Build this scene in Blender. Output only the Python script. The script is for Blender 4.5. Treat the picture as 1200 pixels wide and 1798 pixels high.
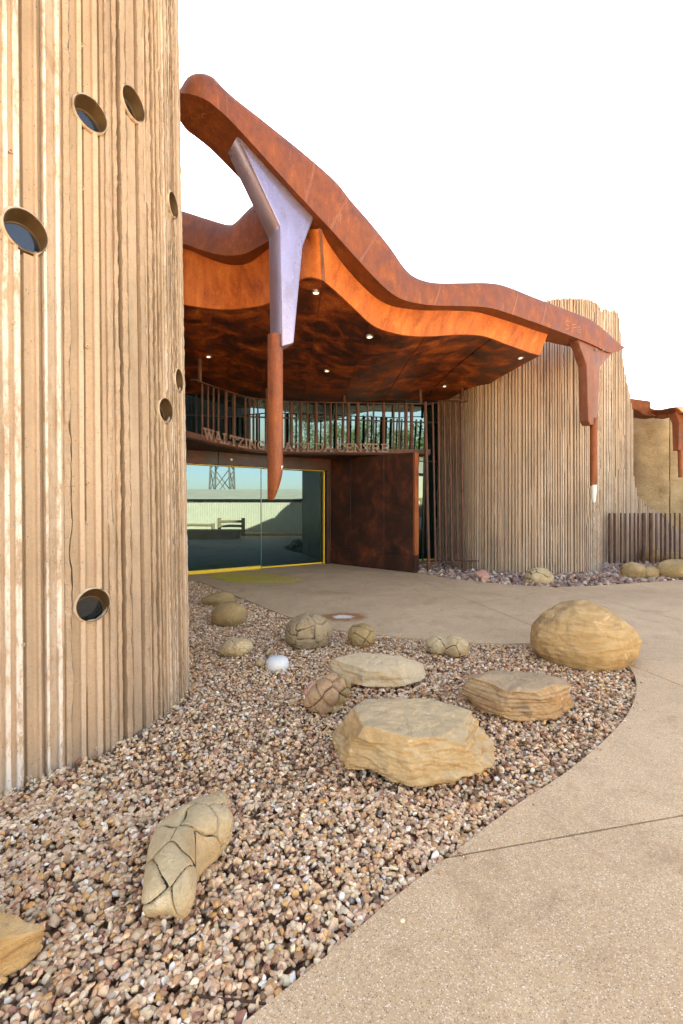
import bpy, bmesh, math, random
import numpy as np
from mathutils import Vector, Matrix, noise as mnoise

random.seed(7)
rng = np.random.default_rng(7)
for o in list(bpy.data.objects):
    bpy.data.objects.remove(o, do_unlink=True)
scene = bpy.context.scene
COL = scene.collection

# ------------------------------------------------------------------ camera
EYE = 1.6
F = 800.0          # focal length in pixels of a 1200 px wide frame (16 mm on 24 mm)
HOR = 890.0
cam_d = bpy.data.cameras.new('camera')
cam = bpy.data.objects.new('camera', cam_d)
COL.objects.link(cam)
cam.location = (0, 0, EYE)
cam.rotation_euler = (math.radians(90), 0, 0)
cam_d.sensor_fit = 'HORIZONTAL'
cam_d.sensor_width = 24.0
cam_d.lens = 16.0
cam_d.shift_y = -9.0 / 1200.0
cam_d.clip_start = 0.05
cam_d.clip_end = 3000
scene.camera = cam

# ------------------------------------------------------------------ sky, sun, exposure
SUN_EL = 33.0
SUN_AZ = -45.0      # degrees from +Y towards +X: the sun stands behind the building, to the left
world = bpy.data.worlds.new('World')
scene.world = world
world.use_nodes = True
wn = world.node_tree
wn.nodes.clear()
w_out = wn.nodes.new('ShaderNodeOutputWorld')
w_bg = wn.nodes.new('ShaderNodeBackground')
w_sky = wn.nodes.new('ShaderNodeTexSky')
w_sky.sky_type = 'NISHITA'
w_sky.sun_disc = False
w_sky.sun_elevation = math.radians(SUN_EL)
w_sky.sun_rotation = math.radians(SUN_AZ)
w_sky.altitude = 200
w_sky.air_density = 1.0
w_sky.dust_density = 1.3
w_sky.ozone_density = 1.0
w_bg.inputs['Strength'].default_value = 0.10
wn.links.new(w_sky.outputs[0], w_bg.inputs[0])
wn.links.new(w_bg.outputs[0], w_out.inputs[0])

sun_d = bpy.data.lights.new('sun', 'SUN')
sun_d.energy = 5.0
sun_d.angle = math.radians(0.5)
sun_d.color = (1.0, 0.93, 0.82)
sun = bpy.data.objects.new('sun', sun_d)
COL.objects.link(sun)
_a, _e = math.radians(SUN_AZ), math.radians(SUN_EL)
sdir = Vector((math.sin(_a) * math.cos(_e), math.cos(_a) * math.cos(_e), math.sin(_e)))
sun.rotation_euler = sdir.to_track_quat('Z', 'Y').to_euler()
sun.location = sdir * 60

vs = scene.view_settings
vs.view_transform = 'Standard'
vs.look = 'None'
vs.gamma = 1.0
vs.exposure = 3.4
vs.use_curve_mapping = False
try:
    vs.use_white_balance = True
    vs.white_balance_temperature = 8400
    vs.white_balance_tint = 15
except Exception:
    pass
scene.render.engine = 'CYCLES'

# ------------------------------------------------------------------ helpers
def W(px, py, d):
    """a photograph position at a known distance -> metres"""
    return Vector(((px - 600.0) / F * d, d, EYE - (py - HOR) / F * d))

def G(px, py, z=0.0):
    d = F * (EYE - z) / (py - HOR)
    return Vector(((px - 600.0) / F * d, d, z))

SL = 0.6875     # the canopy's front line recedes to the right: y - SL*x = c
def Wc(px, py, c):
    u = (px - 600.0) / F
    return W(px, py, c / (1 - SL * u))

LN = Vector((0.824, 0.5665, 0)).normalized()
NN = Vector((-LN.y, LN.x, 0))

def srgb(r, g, b):
    def f(c):
        c /= 255.0
        return c / 12.92 if c <= 0.04045 else ((c + 0.055) / 1.055) ** 2.4
    return (f(r), f(g), f(b), 1.0)

def tag(o, label, cat, group=None):
    o['label'] = label
    o['category'] = cat
    if group:
        o['group'] = group
    return o

def empty(name, loc, label=None, cat=None, group=None):
    o = bpy.data.objects.new(name, None)
    o.empty_display_size = 0.2
    COL.objects.link(o)
    o.location = loc
    if label:
        tag(o, label, cat, group)
    return o

def link(name, me, mat, parent=None, kind=None):
    o = bpy.data.objects.new(name, me)
    COL.objects.link(o)
    if mat is not None and len(me.materials) == 0:
        me.materials.append(mat)
    if parent is not None:
        o.parent = parent
        root = Vector((0, 0, 0))
        p = parent
        while p is not None:
            root += p.location
            p = p.parent
        o.location = -root       # meshes are written in world metres
    if kind:
        o['kind'] = kind
    return o

def mesh(name, verts, faces, smooth=True, angle=None):
    me = bpy.data.meshes.new(name)
    me.from_pydata([tuple(v) for v in verts], [], [tuple(f) for f in faces])
    me.update()
    if smooth:
        me.polygons.foreach_set('use_smooth', [True] * len(me.polygons))
        if angle is not None:
            me.set_sharp_from_angle(angle=math.radians(angle))
    return me

def mobj(name, verts, faces, mat, parent=None, kind=None, smooth=True, angle=None):
    return link(name, mesh(name, verts, faces, smooth, angle), mat, parent, kind)

def np_mesh(name, V, Fq, smooth=True):
    """numpy verts (n,3) and faces (m,k)"""
    me = bpy.data.meshes.new(name)
    k = Fq.shape[1]
    me.vertices.add(len(V))
    me.vertices.foreach_set('co', np.ascontiguousarray(V, dtype=np.float32).ravel())
    me.loops.add(Fq.size)
    me.loops.foreach_set('vertex_index', np.ascontiguousarray(Fq, dtype=np.int32).ravel())
    me.polygons.add(len(Fq))
    me.polygons.foreach_set('loop_start', np.arange(0, Fq.size, k, dtype=np.int32))
    if smooth:
        me.polygons.foreach_set('use_smooth', np.ones(len(Fq), dtype=bool))
    me.update(calc_edges=True)
    return me

def color_attr(me, name, arr):
    a = me.color_attributes.new(name=name, type='FLOAT_COLOR', domain='POINT')
    a.data.foreach_set('color', np.ascontiguousarray(arr, dtype=np.float32).ravel())

def cr(pts, n):
    """Catmull-Rom through pts, n samples per span"""
    P = [Vector(p) for p in pts]
    P = [P[0] * 2 - P[1]] + P + [P[-1] * 2 - P[-2]]
    out = []
    for i in range(1, len(P) - 2):
        a, b, c, d = P[i - 1], P[i], P[i + 1], P[i + 2]
        for k in range(n):
            t = k / n
            out.append(0.5 * ((2 * b) + (c - a) * t + (2 * a - 5 * b + 4 * c - d) * t * t + (3 * b - a - 3 * c + d) * t ** 3))
    out.append(P[-2].copy())
    return out

def loft(rows, closed_ring=True, caps=True):
    n = len(rows[0])
    V = [v for r in rows for v in r]
    Fs = []
    for i in range(len(rows) - 1):
        for j in range(n if closed_ring else n - 1):
            a = i * n + j
            b = i * n + (j + 1) % n
            Fs.append((a, b, b + n, a + n))
    if closed_ring and caps:
        Fs.append(tuple(reversed(range(n))))
        Fs.append(tuple((len(rows) - 1) * n + j for j in range(n)))
    return V, Fs

def fix_normals(me):
    bm = bmesh.new()
    bm.from_mesh(me)
    bmesh.ops.recalc_face_normals(bm, faces=bm.faces)
    bm.to_mesh(me)
    bm.free()

def lobj(name, rows, mat, parent=None, kind=None, angle=35, closed=True, caps=True):
    V, Fs = loft(rows, closed, caps)
    me = mesh(name, V, Fs, False)
    fix_normals(me)
    me.polygons.foreach_set('use_smooth', [True] * len(me.polygons))
    me.set_sharp_from_angle(angle=math.radians(angle))
    return link(name, me, mat, parent, kind)

def box_geo(c, ax, ay, az):
    """box from centre and three half-extent vectors"""
    c, ax, ay, az = Vector(c), Vector(ax), Vector(ay), Vector(az)
    V = [c + ax * i + ay * j + az * k for i in (-1, 1) for j in (-1, 1) for k in (-1, 1)]
    Fs = [(0, 1, 3, 2), (4, 6, 7, 5), (0, 4, 5, 1), (2, 3, 7, 6), (0, 2, 6, 4), (1, 5, 7, 3)]
    return V, Fs

def bevel_box(name, c, ax, ay, az, mat, parent=None, bev=0.004, kind=None):
    V, Fs = box_geo(c, ax, ay, az)
    bm = bmesh.new()
    vs_ = [bm.verts.new(v) for v in V]
    for f in Fs:
        bm.faces.new([vs_[i] for i in f])
    bmesh.ops.recalc_face_normals(bm, faces=bm.faces)
    if bev > 0:
        bmesh.ops.bevel(bm, geom=list(bm.edges), offset=bev, segments=1, affect='EDGES', profile=0.5)
    me = bpy.data.meshes.new(name)
    bm.to_mesh(me)
    bm.free()
    return link(name, me, mat, parent, kind)

def prism_mesh(name, pts2, z0, z1, bev=0.0):
    """vertical prism over a plan polygon"""
    bm = bmesh.new()
    lo = [bm.verts.new((p[0], p[1], z0)) for p in pts2]
    hi = [bm.verts.new((p[0], p[1], z1)) for p in pts2]
    n = len(pts2)
    bm.faces.new(hi)
    bm.faces.new(list(reversed(lo)))
    for i in range(n):
        bm.faces.new((lo[i], lo[(i + 1) % n], hi[(i + 1) % n], hi[i]))
    bmesh.ops.recalc_face_normals(bm, faces=bm.faces)
    if bev:
        es = [e for e in bm.edges if all(abs(v.co.z - z1) < 1e-6 for v in e.verts)]
        bmesh.ops.bevel(bm, geom=es, offset=bev, segments=2, affect='EDGES', profile=0.6)
    bmesh.ops.triangulate(bm, faces=[f for f in bm.faces if len(f.verts) > 4])
    me = bpy.data.meshes.new(name)
    bm.to_mesh(me)
    bm.free()
    return me

def tube_rows(path, radii, n=14):
    rows = []
    P = [Vector(p) for p in path]
    for i, p in enumerate(P):
        t = (P[min(i + 1, len(P) - 1)] - P[max(i - 1, 0)]).normalized()
        a = t.cross(Vector((0, 1, 0)) if abs(t.y) < 0.9 else Vector((1, 0, 0))).normalized()
        b = t.cross(a).normalized()
        r = radii[i] if isinstance(radii, (list, tuple)) else radii
        rows.append([p + (a * math.cos(2 * math.pi * k / n) + b * math.sin(2 * math.pi * k / n)) * r for k in range(n)])
    return rows

def tube(name, path, radii, mat, parent=None, n=14, angle=50):
    return lobj(name, tube_rows(path, radii, n), mat, parent, angle=angle)

def disc(name, c, axis, r, mat, parent=None, n=20):
    axis = Vector(axis).normalized()
    a = axis.cross(Vector((0, 0, 1)) if abs(axis.z) < 0.9 else Vector((1, 0, 0))).normalized()
    b = axis.cross(a)
    V = [Vector(c) + (a * math.cos(2 * math.pi * k / n) + b * math.sin(2 * math.pi * k / n)) * r for k in range(n)]
    return mobj(name, V, [tuple(range(n))], mat, parent, smooth=False)

# ------------------------------------------------------------------ materials
class NT:
    def __init__(self, name):
        self.m = bpy.data.materials.new(name)
        self.m.use_nodes = True
        self.t = self.m.node_tree
        self.t.nodes.clear()
        self.out = self.t.nodes.new('ShaderNodeOutputMaterial')
        self.b = self.t.nodes.new('ShaderNodeBsdfPrincipled')
        self.t.links.new(self.b.outputs[0], self.out.inputs[0])
        self.tc = self.t.nodes.new('ShaderNodeTexCoord')
        self.geo = self.t.nodes.new('ShaderNodeNewGeometry')
        self.pos = self.geo.outputs['Position']
    def n(self, kind, **kw):
        nd = self.t.nodes.new(kind)
        for k, v in kw.items():
            setattr(nd, k, v)
        return nd
    def l(self, a, b):
        self.t.links.new(a, b)
    def scaled(self, sx, sy, sz, src=None, off=(0, 0, 0)):
        mp = self.n('ShaderNodeMapping')
        mp.inputs['Scale'].default_value = (sx, sy, sz)
        mp.inputs['Location'].default_value = off
        self.l(src or self.pos, mp.inputs[0])
        return mp.outputs[0]
    def noise(self, scale, detail=4, rough=0.6, vec=None, dist=0.0):
        nd = self.n('ShaderNodeTexNoise')
        nd.inputs['Scale'].default_value = scale
        nd.inputs['Detail'].default_value = detail
        nd.inputs['Roughness'].default_value = rough
        nd.inputs['Distortion'].default_value = dist
        self.l(vec or self.pos, nd.inputs['Vector'])
        return nd.outputs['Fac']
    def voro(self, scale, feature='F1', vec=None, out='Distance'):
        nd = self.n('ShaderNodeTexVoronoi', feature=feature)
        nd.inputs['Scale'].default_value = scale
        self.l(vec or self.pos, nd.inputs['Vector'])
        return nd.outputs[out]
    def ramp(self, fac, stops, interp='LINEAR'):
        nd = self.n('ShaderNodeValToRGB')
        nd.color_ramp.interpolation = interp
        el = nd.color_ramp.elements
        while len(el) < len(stops):
            el.new(0.5)
        for e, (p, c) in zip(el, stops):
            e.position = p
            e.color = c if len(c) == 4 else (*c, 1)
        self.l(fac, nd.inputs[0])
        return nd.outputs[0]
    def val(self, fac, lo, hi, a=0.0, b=1.0):
        nd = self.n('ShaderNodeMapRange')
        nd.inputs['From Min'].default_value = lo
        nd.inputs['From Max'].default_value = hi
        nd.inputs['To Min'].default_value = a
        nd.inputs['To Max'].default_value = b
        self.l(fac, nd.inputs['Value'])
        return nd.outputs[0]
    def mix(self, fac, a, b, mode='MIX'):
        nd = self.n('ShaderNodeMix', data_type='RGBA', blend_type=mode)
        for sock, v in ((nd.inputs['Factor'], fac), (nd.inputs['A'], a), (nd.inputs['B'], b)):
            if hasattr(v, 'is_linked') or hasattr(v, 'links'):
                self.l(v, sock)
            elif isinstance(v, (int, float)):
                sock.default_value = v
            else:
                sock.default_value = v if len(v) == 4 else (*v, 1)
        return nd.outputs['Result']
    def mth(self, op, a, b=None):
        nd = self.n('ShaderNodeMath', operation=op)
        for i, v in enumerate((a, b)):
            if v is None:
                continue
            if isinstance(v, (int, float)):
                nd.inputs[i].default_value = v
            else:
                self.l(v, nd.inputs[i])
        return nd.outputs[0]
    def attr(self, name):
        nd = self.n('ShaderNodeAttribute', attribute_name=name)
        return nd
    def bump(self, h, strength=0.3, dist=0.01, prev=None):
        nd = self.n('ShaderNodeBump')
        nd.inputs['Strength'].default_value = strength
        nd.inputs['Distance'].default_value = dist
        self.l(h, nd.inputs['Height'])
        if prev is not None:
            self.l(prev, nd.inputs['Normal'])
        return nd.outputs[0]
    def finish(self, col, rough=0.8, nrm=None, metal=0.0, spec=None):
        if hasattr(col, 'links'):
            self.l(col, self.b.inputs['Base Color'])
        else:
            self.b.inputs['Base Color'].default_value = col
        if hasattr(rough, 'links'):
            self.l(rough, self.b.inputs['Roughness'])
        else:
            self.b.inputs['Roughness'].default_value = rough
        self.b.inputs['Metallic'].default_value = metal
        if spec is not None:
            self.b.inputs['Specular IOR Level'].default_value = spec
        if nrm is not None:
            self.l(nrm, self.b.inputs['Normal'])
        return self.m

def mat_fluted(name, base_a, base_b, pale, dark):
    k = NT(name)
    at = k.attr('slat')
    sep = k.n('ShaderNodeSeparateColor')
    k.l(at.outputs['Color'], sep.inputs[0])
    tone, wash, rough = sep.outputs[0], sep.outputs[1], sep.outputs[2]
    n1 = k.noise(1.3, 5, 0.62)
    n2 = k.noise(7, 5, 0.65, k.scaled(1, 1, 0.35))
    n3 = k.noise(60, 4, 0.7)
    n4 = k.noise(34, 7, 0.75, k.scaled(1, 1, 0.30))
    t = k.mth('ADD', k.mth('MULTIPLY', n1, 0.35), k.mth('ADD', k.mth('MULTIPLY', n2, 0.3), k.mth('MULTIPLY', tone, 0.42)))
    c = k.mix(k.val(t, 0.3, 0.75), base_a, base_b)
    # weathering: soft streaks, pale lime wash on some ribs, pits
    c = k.mix(k.val(n3, 0.35, 0.75, 0, 0.25), c, dark)
    n5 = k.noise(2.6, 3, 0.5)
    w = k.mth('MULTIPLY', wash, k.val(k.mth('ADD', k.mth('MULTIPLY', n4, .7), k.mth('MULTIPLY', n5, .3)), 0.42, 0.54))
    c = k.mix(k.mth('MULTIPLY', w, 0.85), c, pale)
    stain = k.noise(2.2, 4, 0.6, k.scaled(1, 1, 0.22))
    c = k.mix(k.val(stain, 0.52, 0.74, 0, 0.5), c, dark)
    fleck = k.noise(24, 6, 0.8)
    c = k.mix(k.val(fleck, 0.6, 0.72, 0, 0.45), c, dark)
    pit = k.voro(38, 'F1')
    pitm = k.mth('MULTIPLY', k.val(pit, 0.07, 0.15, 1, 0), k.val(k.noise(9, 2), 0.46, 0.56))
    c = k.mix(k.mth('MULTIPLY', pitm, 0.75), c, (dark[0] * 0.45, dark[1] * 0.4, dark[2] * 0.35, 1))
    h = k.mth('ADD', k.mth('MULTIPLY', n3, k.mth('ADD', k.mth('MULTIPLY', rough, 0.8), 0.25)), k.mth('MULTIPLY', pitm, -0.8))
    nb = k.bump(h, 0.7, 0.008)
    nb = k.bump(k.mth('MULTIPLY', k.noise(34, 5, .7), rough), 0.9, 0.014, nb)
    nb = k.bump(k.noise(150, 4, 0.7), 0.5, 0.003, nb)
    return k.finish(c, 0.88, nb, spec=0.25)

M = {}
M['flute_near'] = mat_fluted('fluted_concrete_buff', srgb(150, 126, 100), srgb(192, 162, 132), srgb(216, 202, 186), srgb(104, 84, 64))
M['flute_far'] = mat_fluted('fluted_concrete_grey_buff', srgb(142, 119, 97), srgb(186, 158, 131), srgb(206, 190, 170), srgb(100, 82, 66))

def mat_rust(name, stops, scale=2.2, streak=0.5, rough=(0.45, 0.75), bright=None, seedoff=0.0, bumpy=0.25, metal=0.0, scratch=0.0, vert=0.18):
    k = NT(name)
    p = k.scaled(1, 1, 1, off=(seedoff, seedoff * 0.7, seedoff * 1.3))
    n1 = k.noise(scale, 7, 0.66, p, 0.6)
    n2 = k.noise(scale * 3.2, 6, 0.7, k.scaled(1, 1, vert, p), 0.3)
    n3 = k.noise(45, 5, 0.7, p)
    f = k.mth('ADD', k.mth('MULTIPLY', n1, 1 - streak), k.mth('MULTIPLY', n2, streak))
    f = k.mth('ADD', f, k.mth('MULTIPLY', k.mth('SUBTRACT', n3, 0.5), 0.30))
    c = k.ramp(f, stops)
    if bright is not None:
        s = k.noise(scale * 5, 6, 0.75, k.scaled(1, 1, 0.1, p), 0.5)
        s2 = k.noise(1.1, 3, 0.5, p)
        c = k.mix(k.mth('MULTIPLY', k.val(s, 0.56, 0.72), k.val(s2, 0.48, 0.62, 0, 0.6)), c, bright)
    if scratch > 0:
        s = k.noise(26, 3, 0.8, k.scaled(1.0, 1.0, 0.25, p), 2.0)
        s2 = k.noise(2.6, 2, 0.5, p)
        c = k.mix(k.mth('MULTIPLY', k.val(s, 0.66, 0.70), k.val(s2, 0.55, 0.62, 0, scratch)), c, srgb(205, 160, 130))
    r = k.val(n1, 0.3, 0.7, rough[0], rough[1])
    return k.finish(c, r, k.bump(n3, bumpy, 0.003), metal, 0.35)

M['rust_beam'] = mat_rust('rust_beam', [(0.24, srgb(74, 36, 17)), (0.44, srgb(108, 54, 25)), (0.57, srgb(130, 67, 31)), (0.76, srgb(166, 98, 52))], 3.4, 0.4, rough=(.5, .75), bright=srgb(176, 116, 82), scratch=0.6, vert=.4)
M['rust_fascia'] = mat_rust('rust_fascia', [(0.28, srgb(104, 48, 20)), (0.45, srgb(168, 82, 32)), (0.58, srgb(196, 106, 48)), (0.74, srgb(216, 138, 78))], 1.6, 0.65, seedoff=5.2, bright=srgb(222, 158, 96))
M['rust_ceiling'] = mat_rust('rust_ceiling', [(0.34, srgb(40, 25, 20)), (0.45, srgb(82, 41, 25)), (0.53, srgb(128, 60, 29)), (0.61, srgb(168, 84, 36)), (0.72, srgb(204, 134, 66))], 1.9, 0.15, rough=(0.35, 0.6), seedoff=11.0, vert=1.0)
M['rust_dark'] = mat_rust('rust_dark', [(0.32, srgb(34, 21, 17)), (0.48, srgb(54, 29, 20)), (0.60, srgb(86, 44, 26)), (0.72, srgb(140, 72, 34))], 1.7, 0.25, rough=(0.4, 0.65), seedoff=17.0, vert=0.5)
M['rust_pipe'] = mat_rust('rust_pipe', [(0.28, srgb(66, 32, 18)), (0.45, srgb(122, 60, 28)), (0.6, srgb(152, 82, 40)), (0.75, srgb(182, 116, 70))], 2.6, 0.6, seedoff=23.0, vert=0.12)
M['rust_post'] = mat_rust('rust_post', [(0.3, srgb(54, 34, 28)), (0.48, srgb(84, 52, 40)), (0.62, srgb(112, 70, 52)), (0.78, srgb(150, 98, 70))], 5.0, 0.4, seedoff=29.0)
M['rust_letter'] = mat_rust('rust_letter', [(0.3, srgb(104, 78, 68)), (0.5, srgb(134, 104, 90)), (0.72, srgb(164, 132, 112))], 6.0, 0.3, seedoff=31.0)
M['scale_steel'] = mat_rust('mill_scale_steel', [(0.24, srgb(112, 90, 84)), (0.40, srgb(132, 118, 130)), (0.58, srgb(148, 138, 160)), (0.80, srgb(172, 164, 180))], 1.0, 0.35, rough=(0.22, 0.38), seedoff=37.0, metal=0.6, bumpy=.08, vert=0.2)
M['rust_arm'] = mat_rust('rust_arm', [(0.28, srgb(80, 46, 34)), (0.45, srgb(112, 66, 48)), (0.6, srgb(134, 82, 60)), (0.76, srgb(170, 120, 94))], 2.5, 0.5, seedoff=41.0)

M['weld'] = mat_rust('ground_weld', [(0.28, srgb(100, 54, 30)), (0.5, srgb(126, 70, 38)), (0.75, srgb(152, 92, 56))], 5, .4, rough=(.35, .55), seedoff=44)

def mat_plain(name, col, rough=0.6, metal=0.0, var=0.12, scale=8, bump=0.0, spec=None):
    k = NT(name)
    n1 = k.noise(scale, 5, 0.6)
    c = k.mix(k.val(n1, 0.3, 0.7, 0, 1), tuple(x * (1 - var) for x in col[:3]) + (1,), tuple(min(1, x * (1 + var)) for x in col[:3]) + (1,))
    return k.finish(c, rough, k.bump(n1, bump, 0.004) if bump else None, metal, spec)

def mat_glass(name, tint, ior=1.75):
    k = NT(name)
    k.b.inputs['IOR'].default_value = ior
    k.b.inputs['Specular Tint'].default_value = (0.50, 0.80, 1.0, 1)
    n1 = k.noise(3, 3, 0.5)
    return k.finish(k.mix(n1, tint, tuple(x * 1.3 for x in tint[:3]) + (1,)), k.val(k.noise(1.7, 3), 0.3, 0.7, 0.0, 0.02))

M['glass'] = mat_glass('tinted_glass', (0.002, 0.010, 0.009, 1), 2.1)
M['glass_port'] = mat_glass('porthole_glass', (0.012, 0.013, 0.013, 1), 1.6)
M['glass_port'].node_tree.nodes['Principled BSDF'].inputs['Specular Tint'].default_value = (.85, .92, 1, 1)
M['glass_edge'] = mat_plain('glass_edge_green', (0.03, 0.14, 0.11, 1), 0.2)
M['yellow'] = mat_plain('yellow_paint', srgb(232, 190, 40), 0.45, 0, 0.08)
M['yellow_worn'] = mat_plain('yellow_floor_paint', srgb(238, 212, 60), 0.8, 0, 0.2, 22)
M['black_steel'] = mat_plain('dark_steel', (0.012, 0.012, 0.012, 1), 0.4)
M['white_dome'] = mat_plain('white_plastic', srgb(212, 206, 196), 0.5, 0, 0.05, 12)
M['sleeve'] = mat_plain('brown_sleeve', srgb(84, 62, 36), 0.5, 0.0, 0.35, 9)
M['mortar'] = mat_plain('porthole_mortar', srgb(186, 160, 132), 0.9, 0, 0.2, 30, 0.6)
M['sealant'] = mat_plain('joint_sealant', srgb(78, 72, 66), 0.8, 0, 0.3, 30, 0.3)
M['chrome'] = mat_plain('lamp_rim', srgb(200, 196, 190), 0.3, 0.7, 0.05)
def mat_emit(name, col, s):
    k = NT(name)
    k.b.inputs['Emission Color'].default_value = col
    k.b.inputs['Emission Strength'].default_value = s
    n1 = k.noise(30, 2)
    return k.finish(k.mix(n1, (0.7, 0.7, 0.7, 1), (0.85, 0.85, 0.85, 1)), 0.3)
M['lamp'] = mat_emit('lamp_lens', (1, 0.95, 0.85, 1), 0.6)

def mat_attr_stone(name, rough=0.75, gain=1.0):
    k = NT(name)
    at = k.attr('col')
    at.attribute_type = 'INSTANCER'
    n1 = k.noise(55, 5, 0.65)
    n2 = k.noise(260, 3, 0.6)
    c = k.mix(k.val(n1, 0.3, 0.72, 0, 0.45), at.outputs['Color'], k.mix(1.0, at.outputs['Color'], (0.55, 0.43, 0.34, 1), 'MULTIPLY'))
    c = k.mix(k.val(n2, 0.6, 0.8, 0, 0.3), c, (0.72, 0.62, 0.52, 1))
    return k.finish(c, rough, k.bump(n1, 0.25, 0.003), 0, 0.3)
M['gravel'] = mat_attr_stone('river_gravel', 0.68)
M['scree'] = mat_attr_stone('purple_grey_rubble', 0.85)

def mat_sand(name, a, b, c3, strata=0.0, scale=3.0, dark=None, off=0.0, top=None):
    k = NT(name)
    p = k.scaled(1, 1, 1, off=(off, off, off))
    n1 = k.noise(scale, 6, 0.62, p, 0.4)
    n2 = k.noise(scale * 7, 6, 0.7, p)
    n3 = k.noise(90, 4, 0.65, p)
    f = k.mth('ADD', k.mth('MULTIPLY', n1, 0.7), k.mth('MULTIPLY', n2, 0.3))
    if strata > 0:
        st = k.noise(9, 5, 0.6, k.scaled(0.35, 0.35, 2.2, p), 0.8)
        f = k.mth('ADD', k.mth('MULTIPLY', f, 1 - strata), k.mth('MULTIPLY', st, strata))
    c = k.ramp(f, [(0.32, a), (0.5, b), (0.68, c3)])
    if dark is not None:
        g = k.noise(scale * 1.6, 6, 0.7, k.scaled(1, 1, 1, off=(off + 9, 3, 1)), 0.8)
        c = k.mix(k.val(g, 0.56, 0.66, 0, 0.75), c, dark)
    c = k.mix(k.val(n3, 0.58, 0.78, 0, 0.3), c, tuple(x * 0.45 for x in a[:3]) + (1,))
    if top is not None:
        # weathered skin on the upper faces, fresh golden breaks on the sides
        sx = k.n('ShaderNodeSeparateXYZ')
        k.l(k.geo.outputs['True Normal'], sx.inputs[0])
        tf = k.val(k.mth('ADD', sx.outputs[2], k.mth('MULTIPLY', k.mth('SUBTRACT', n1, .5), 1.4)), .45, .80)
        c = k.mix(k.mth('MULTIPLY', tf, .75), c, k.ramp(n2, [(.3, tuple(x * .8 for x in top[:3]) + (1,)), (.7, tuple(x * 1.12 for x in top[:3]) + (1,))]))
    lich = k.noise(scale * 2.3, 7, 0.75, k.scaled(1, 1, 1, off=(off + 3, off, 8)), 0.6)
    c = k.mix(k.val(lich, 0.60, 0.68, 0, 0.5), c, tuple(min(1, x * 1.25 + .03) for x in c3[:3]) + (1,))
    vein = k.noise(scale * 1.2, 5, 0.7, k.scaled(1, 1, 1.6, off=(off, 7, off)), 1.2)
    vm_ = k.val(k.mth('ABSOLUTE', k.mth('SUBTRACT', vein, 0.5)), 0.0, 0.016, 1, 0)
    c = k.mix(k.mth('MULTIPLY', vm_, k.val(n1, .48, .62, 0, .4)), c, tuple(x * 0.35 for x in a[:3]) + (1,))
    nb = k.bump(n2, 0.6, 0.03)
    nb = k.bump(n3, 0.7, 0.008, nb)
    nb = k.bump(k.noise(230, 3, .7, p), 0.5, 0.003, nb)
    return k.finish(c, 0.86, nb, 0, 0.25)

M['sand_big'] = mat_sand('sandstone_grey_gold', srgb(146, 110, 70), srgb(182, 148, 102), srgb(206, 176, 134), 0.25, 2.4, srgb(150, 132, 108), 1.0, srgb(190, 164, 126))
M['sand_gold'] = mat_sand('sandstone_golden', srgb(152, 116, 72), srgb(182, 146, 98), srgb(202, 170, 126), 0.65, 2.2, srgb(136, 112, 82), 4.0)
M['sand_slab'] = mat_sand('sandstone_split_slab', srgb(126, 88, 56), srgb(174, 136, 94), srgb(206, 174, 132), 0.45, 4.0, srgb(110, 92, 74), 7.0, srgb(178, 150, 116))
M['sand_pale'] = mat_sand('sandstone_pale', srgb(186, 150, 106), srgb(208, 180, 140), srgb(220, 198, 162), 0.3, 2.6, srgb(200, 140, 76), 10.0, srgb(208, 178, 138))
M['sand_olive'] = mat_sand('mudstone_olive', srgb(132, 104, 66), srgb(164, 134, 90), srgb(186, 158, 114), 0.1, 5.0, None, 13.0)
M['sand_plate'] = mat_sand('mudstone_buff', srgb(164, 136, 98), srgb(188, 162, 122), srgb(206, 182, 144), 0.05, 4.0, None, 16.0)
M['sand_clump'] = mat_sand('mudstone_pinkish', srgb(146, 110, 78), srgb(182, 142, 106), srgb(204, 170, 132), 0.05, 8.0, srgb(128, 104, 84), 19.0)
M['sand_grey'] = mat_sand('mudstone_grey', srgb(120, 100, 76), srgb(156, 132, 100), srgb(180, 156, 120), 0.1, 5.0, srgb(98, 90, 80), 22.0)
M['sand_pink'] = mat_sand('pink_stone', srgb(170, 116, 96), srgb(200, 146, 124), srgb(214, 170, 146), 0.1, 6.0, None, 25.0)
M['crack'] = mat_plain('dark_crack', (0.03, 0.022, 0.016, 1), 0.95)
M['twig'] = mat_plain('dry_twig', srgb(70, 44, 30), 0.9, 0, 0.3, 40)

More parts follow.
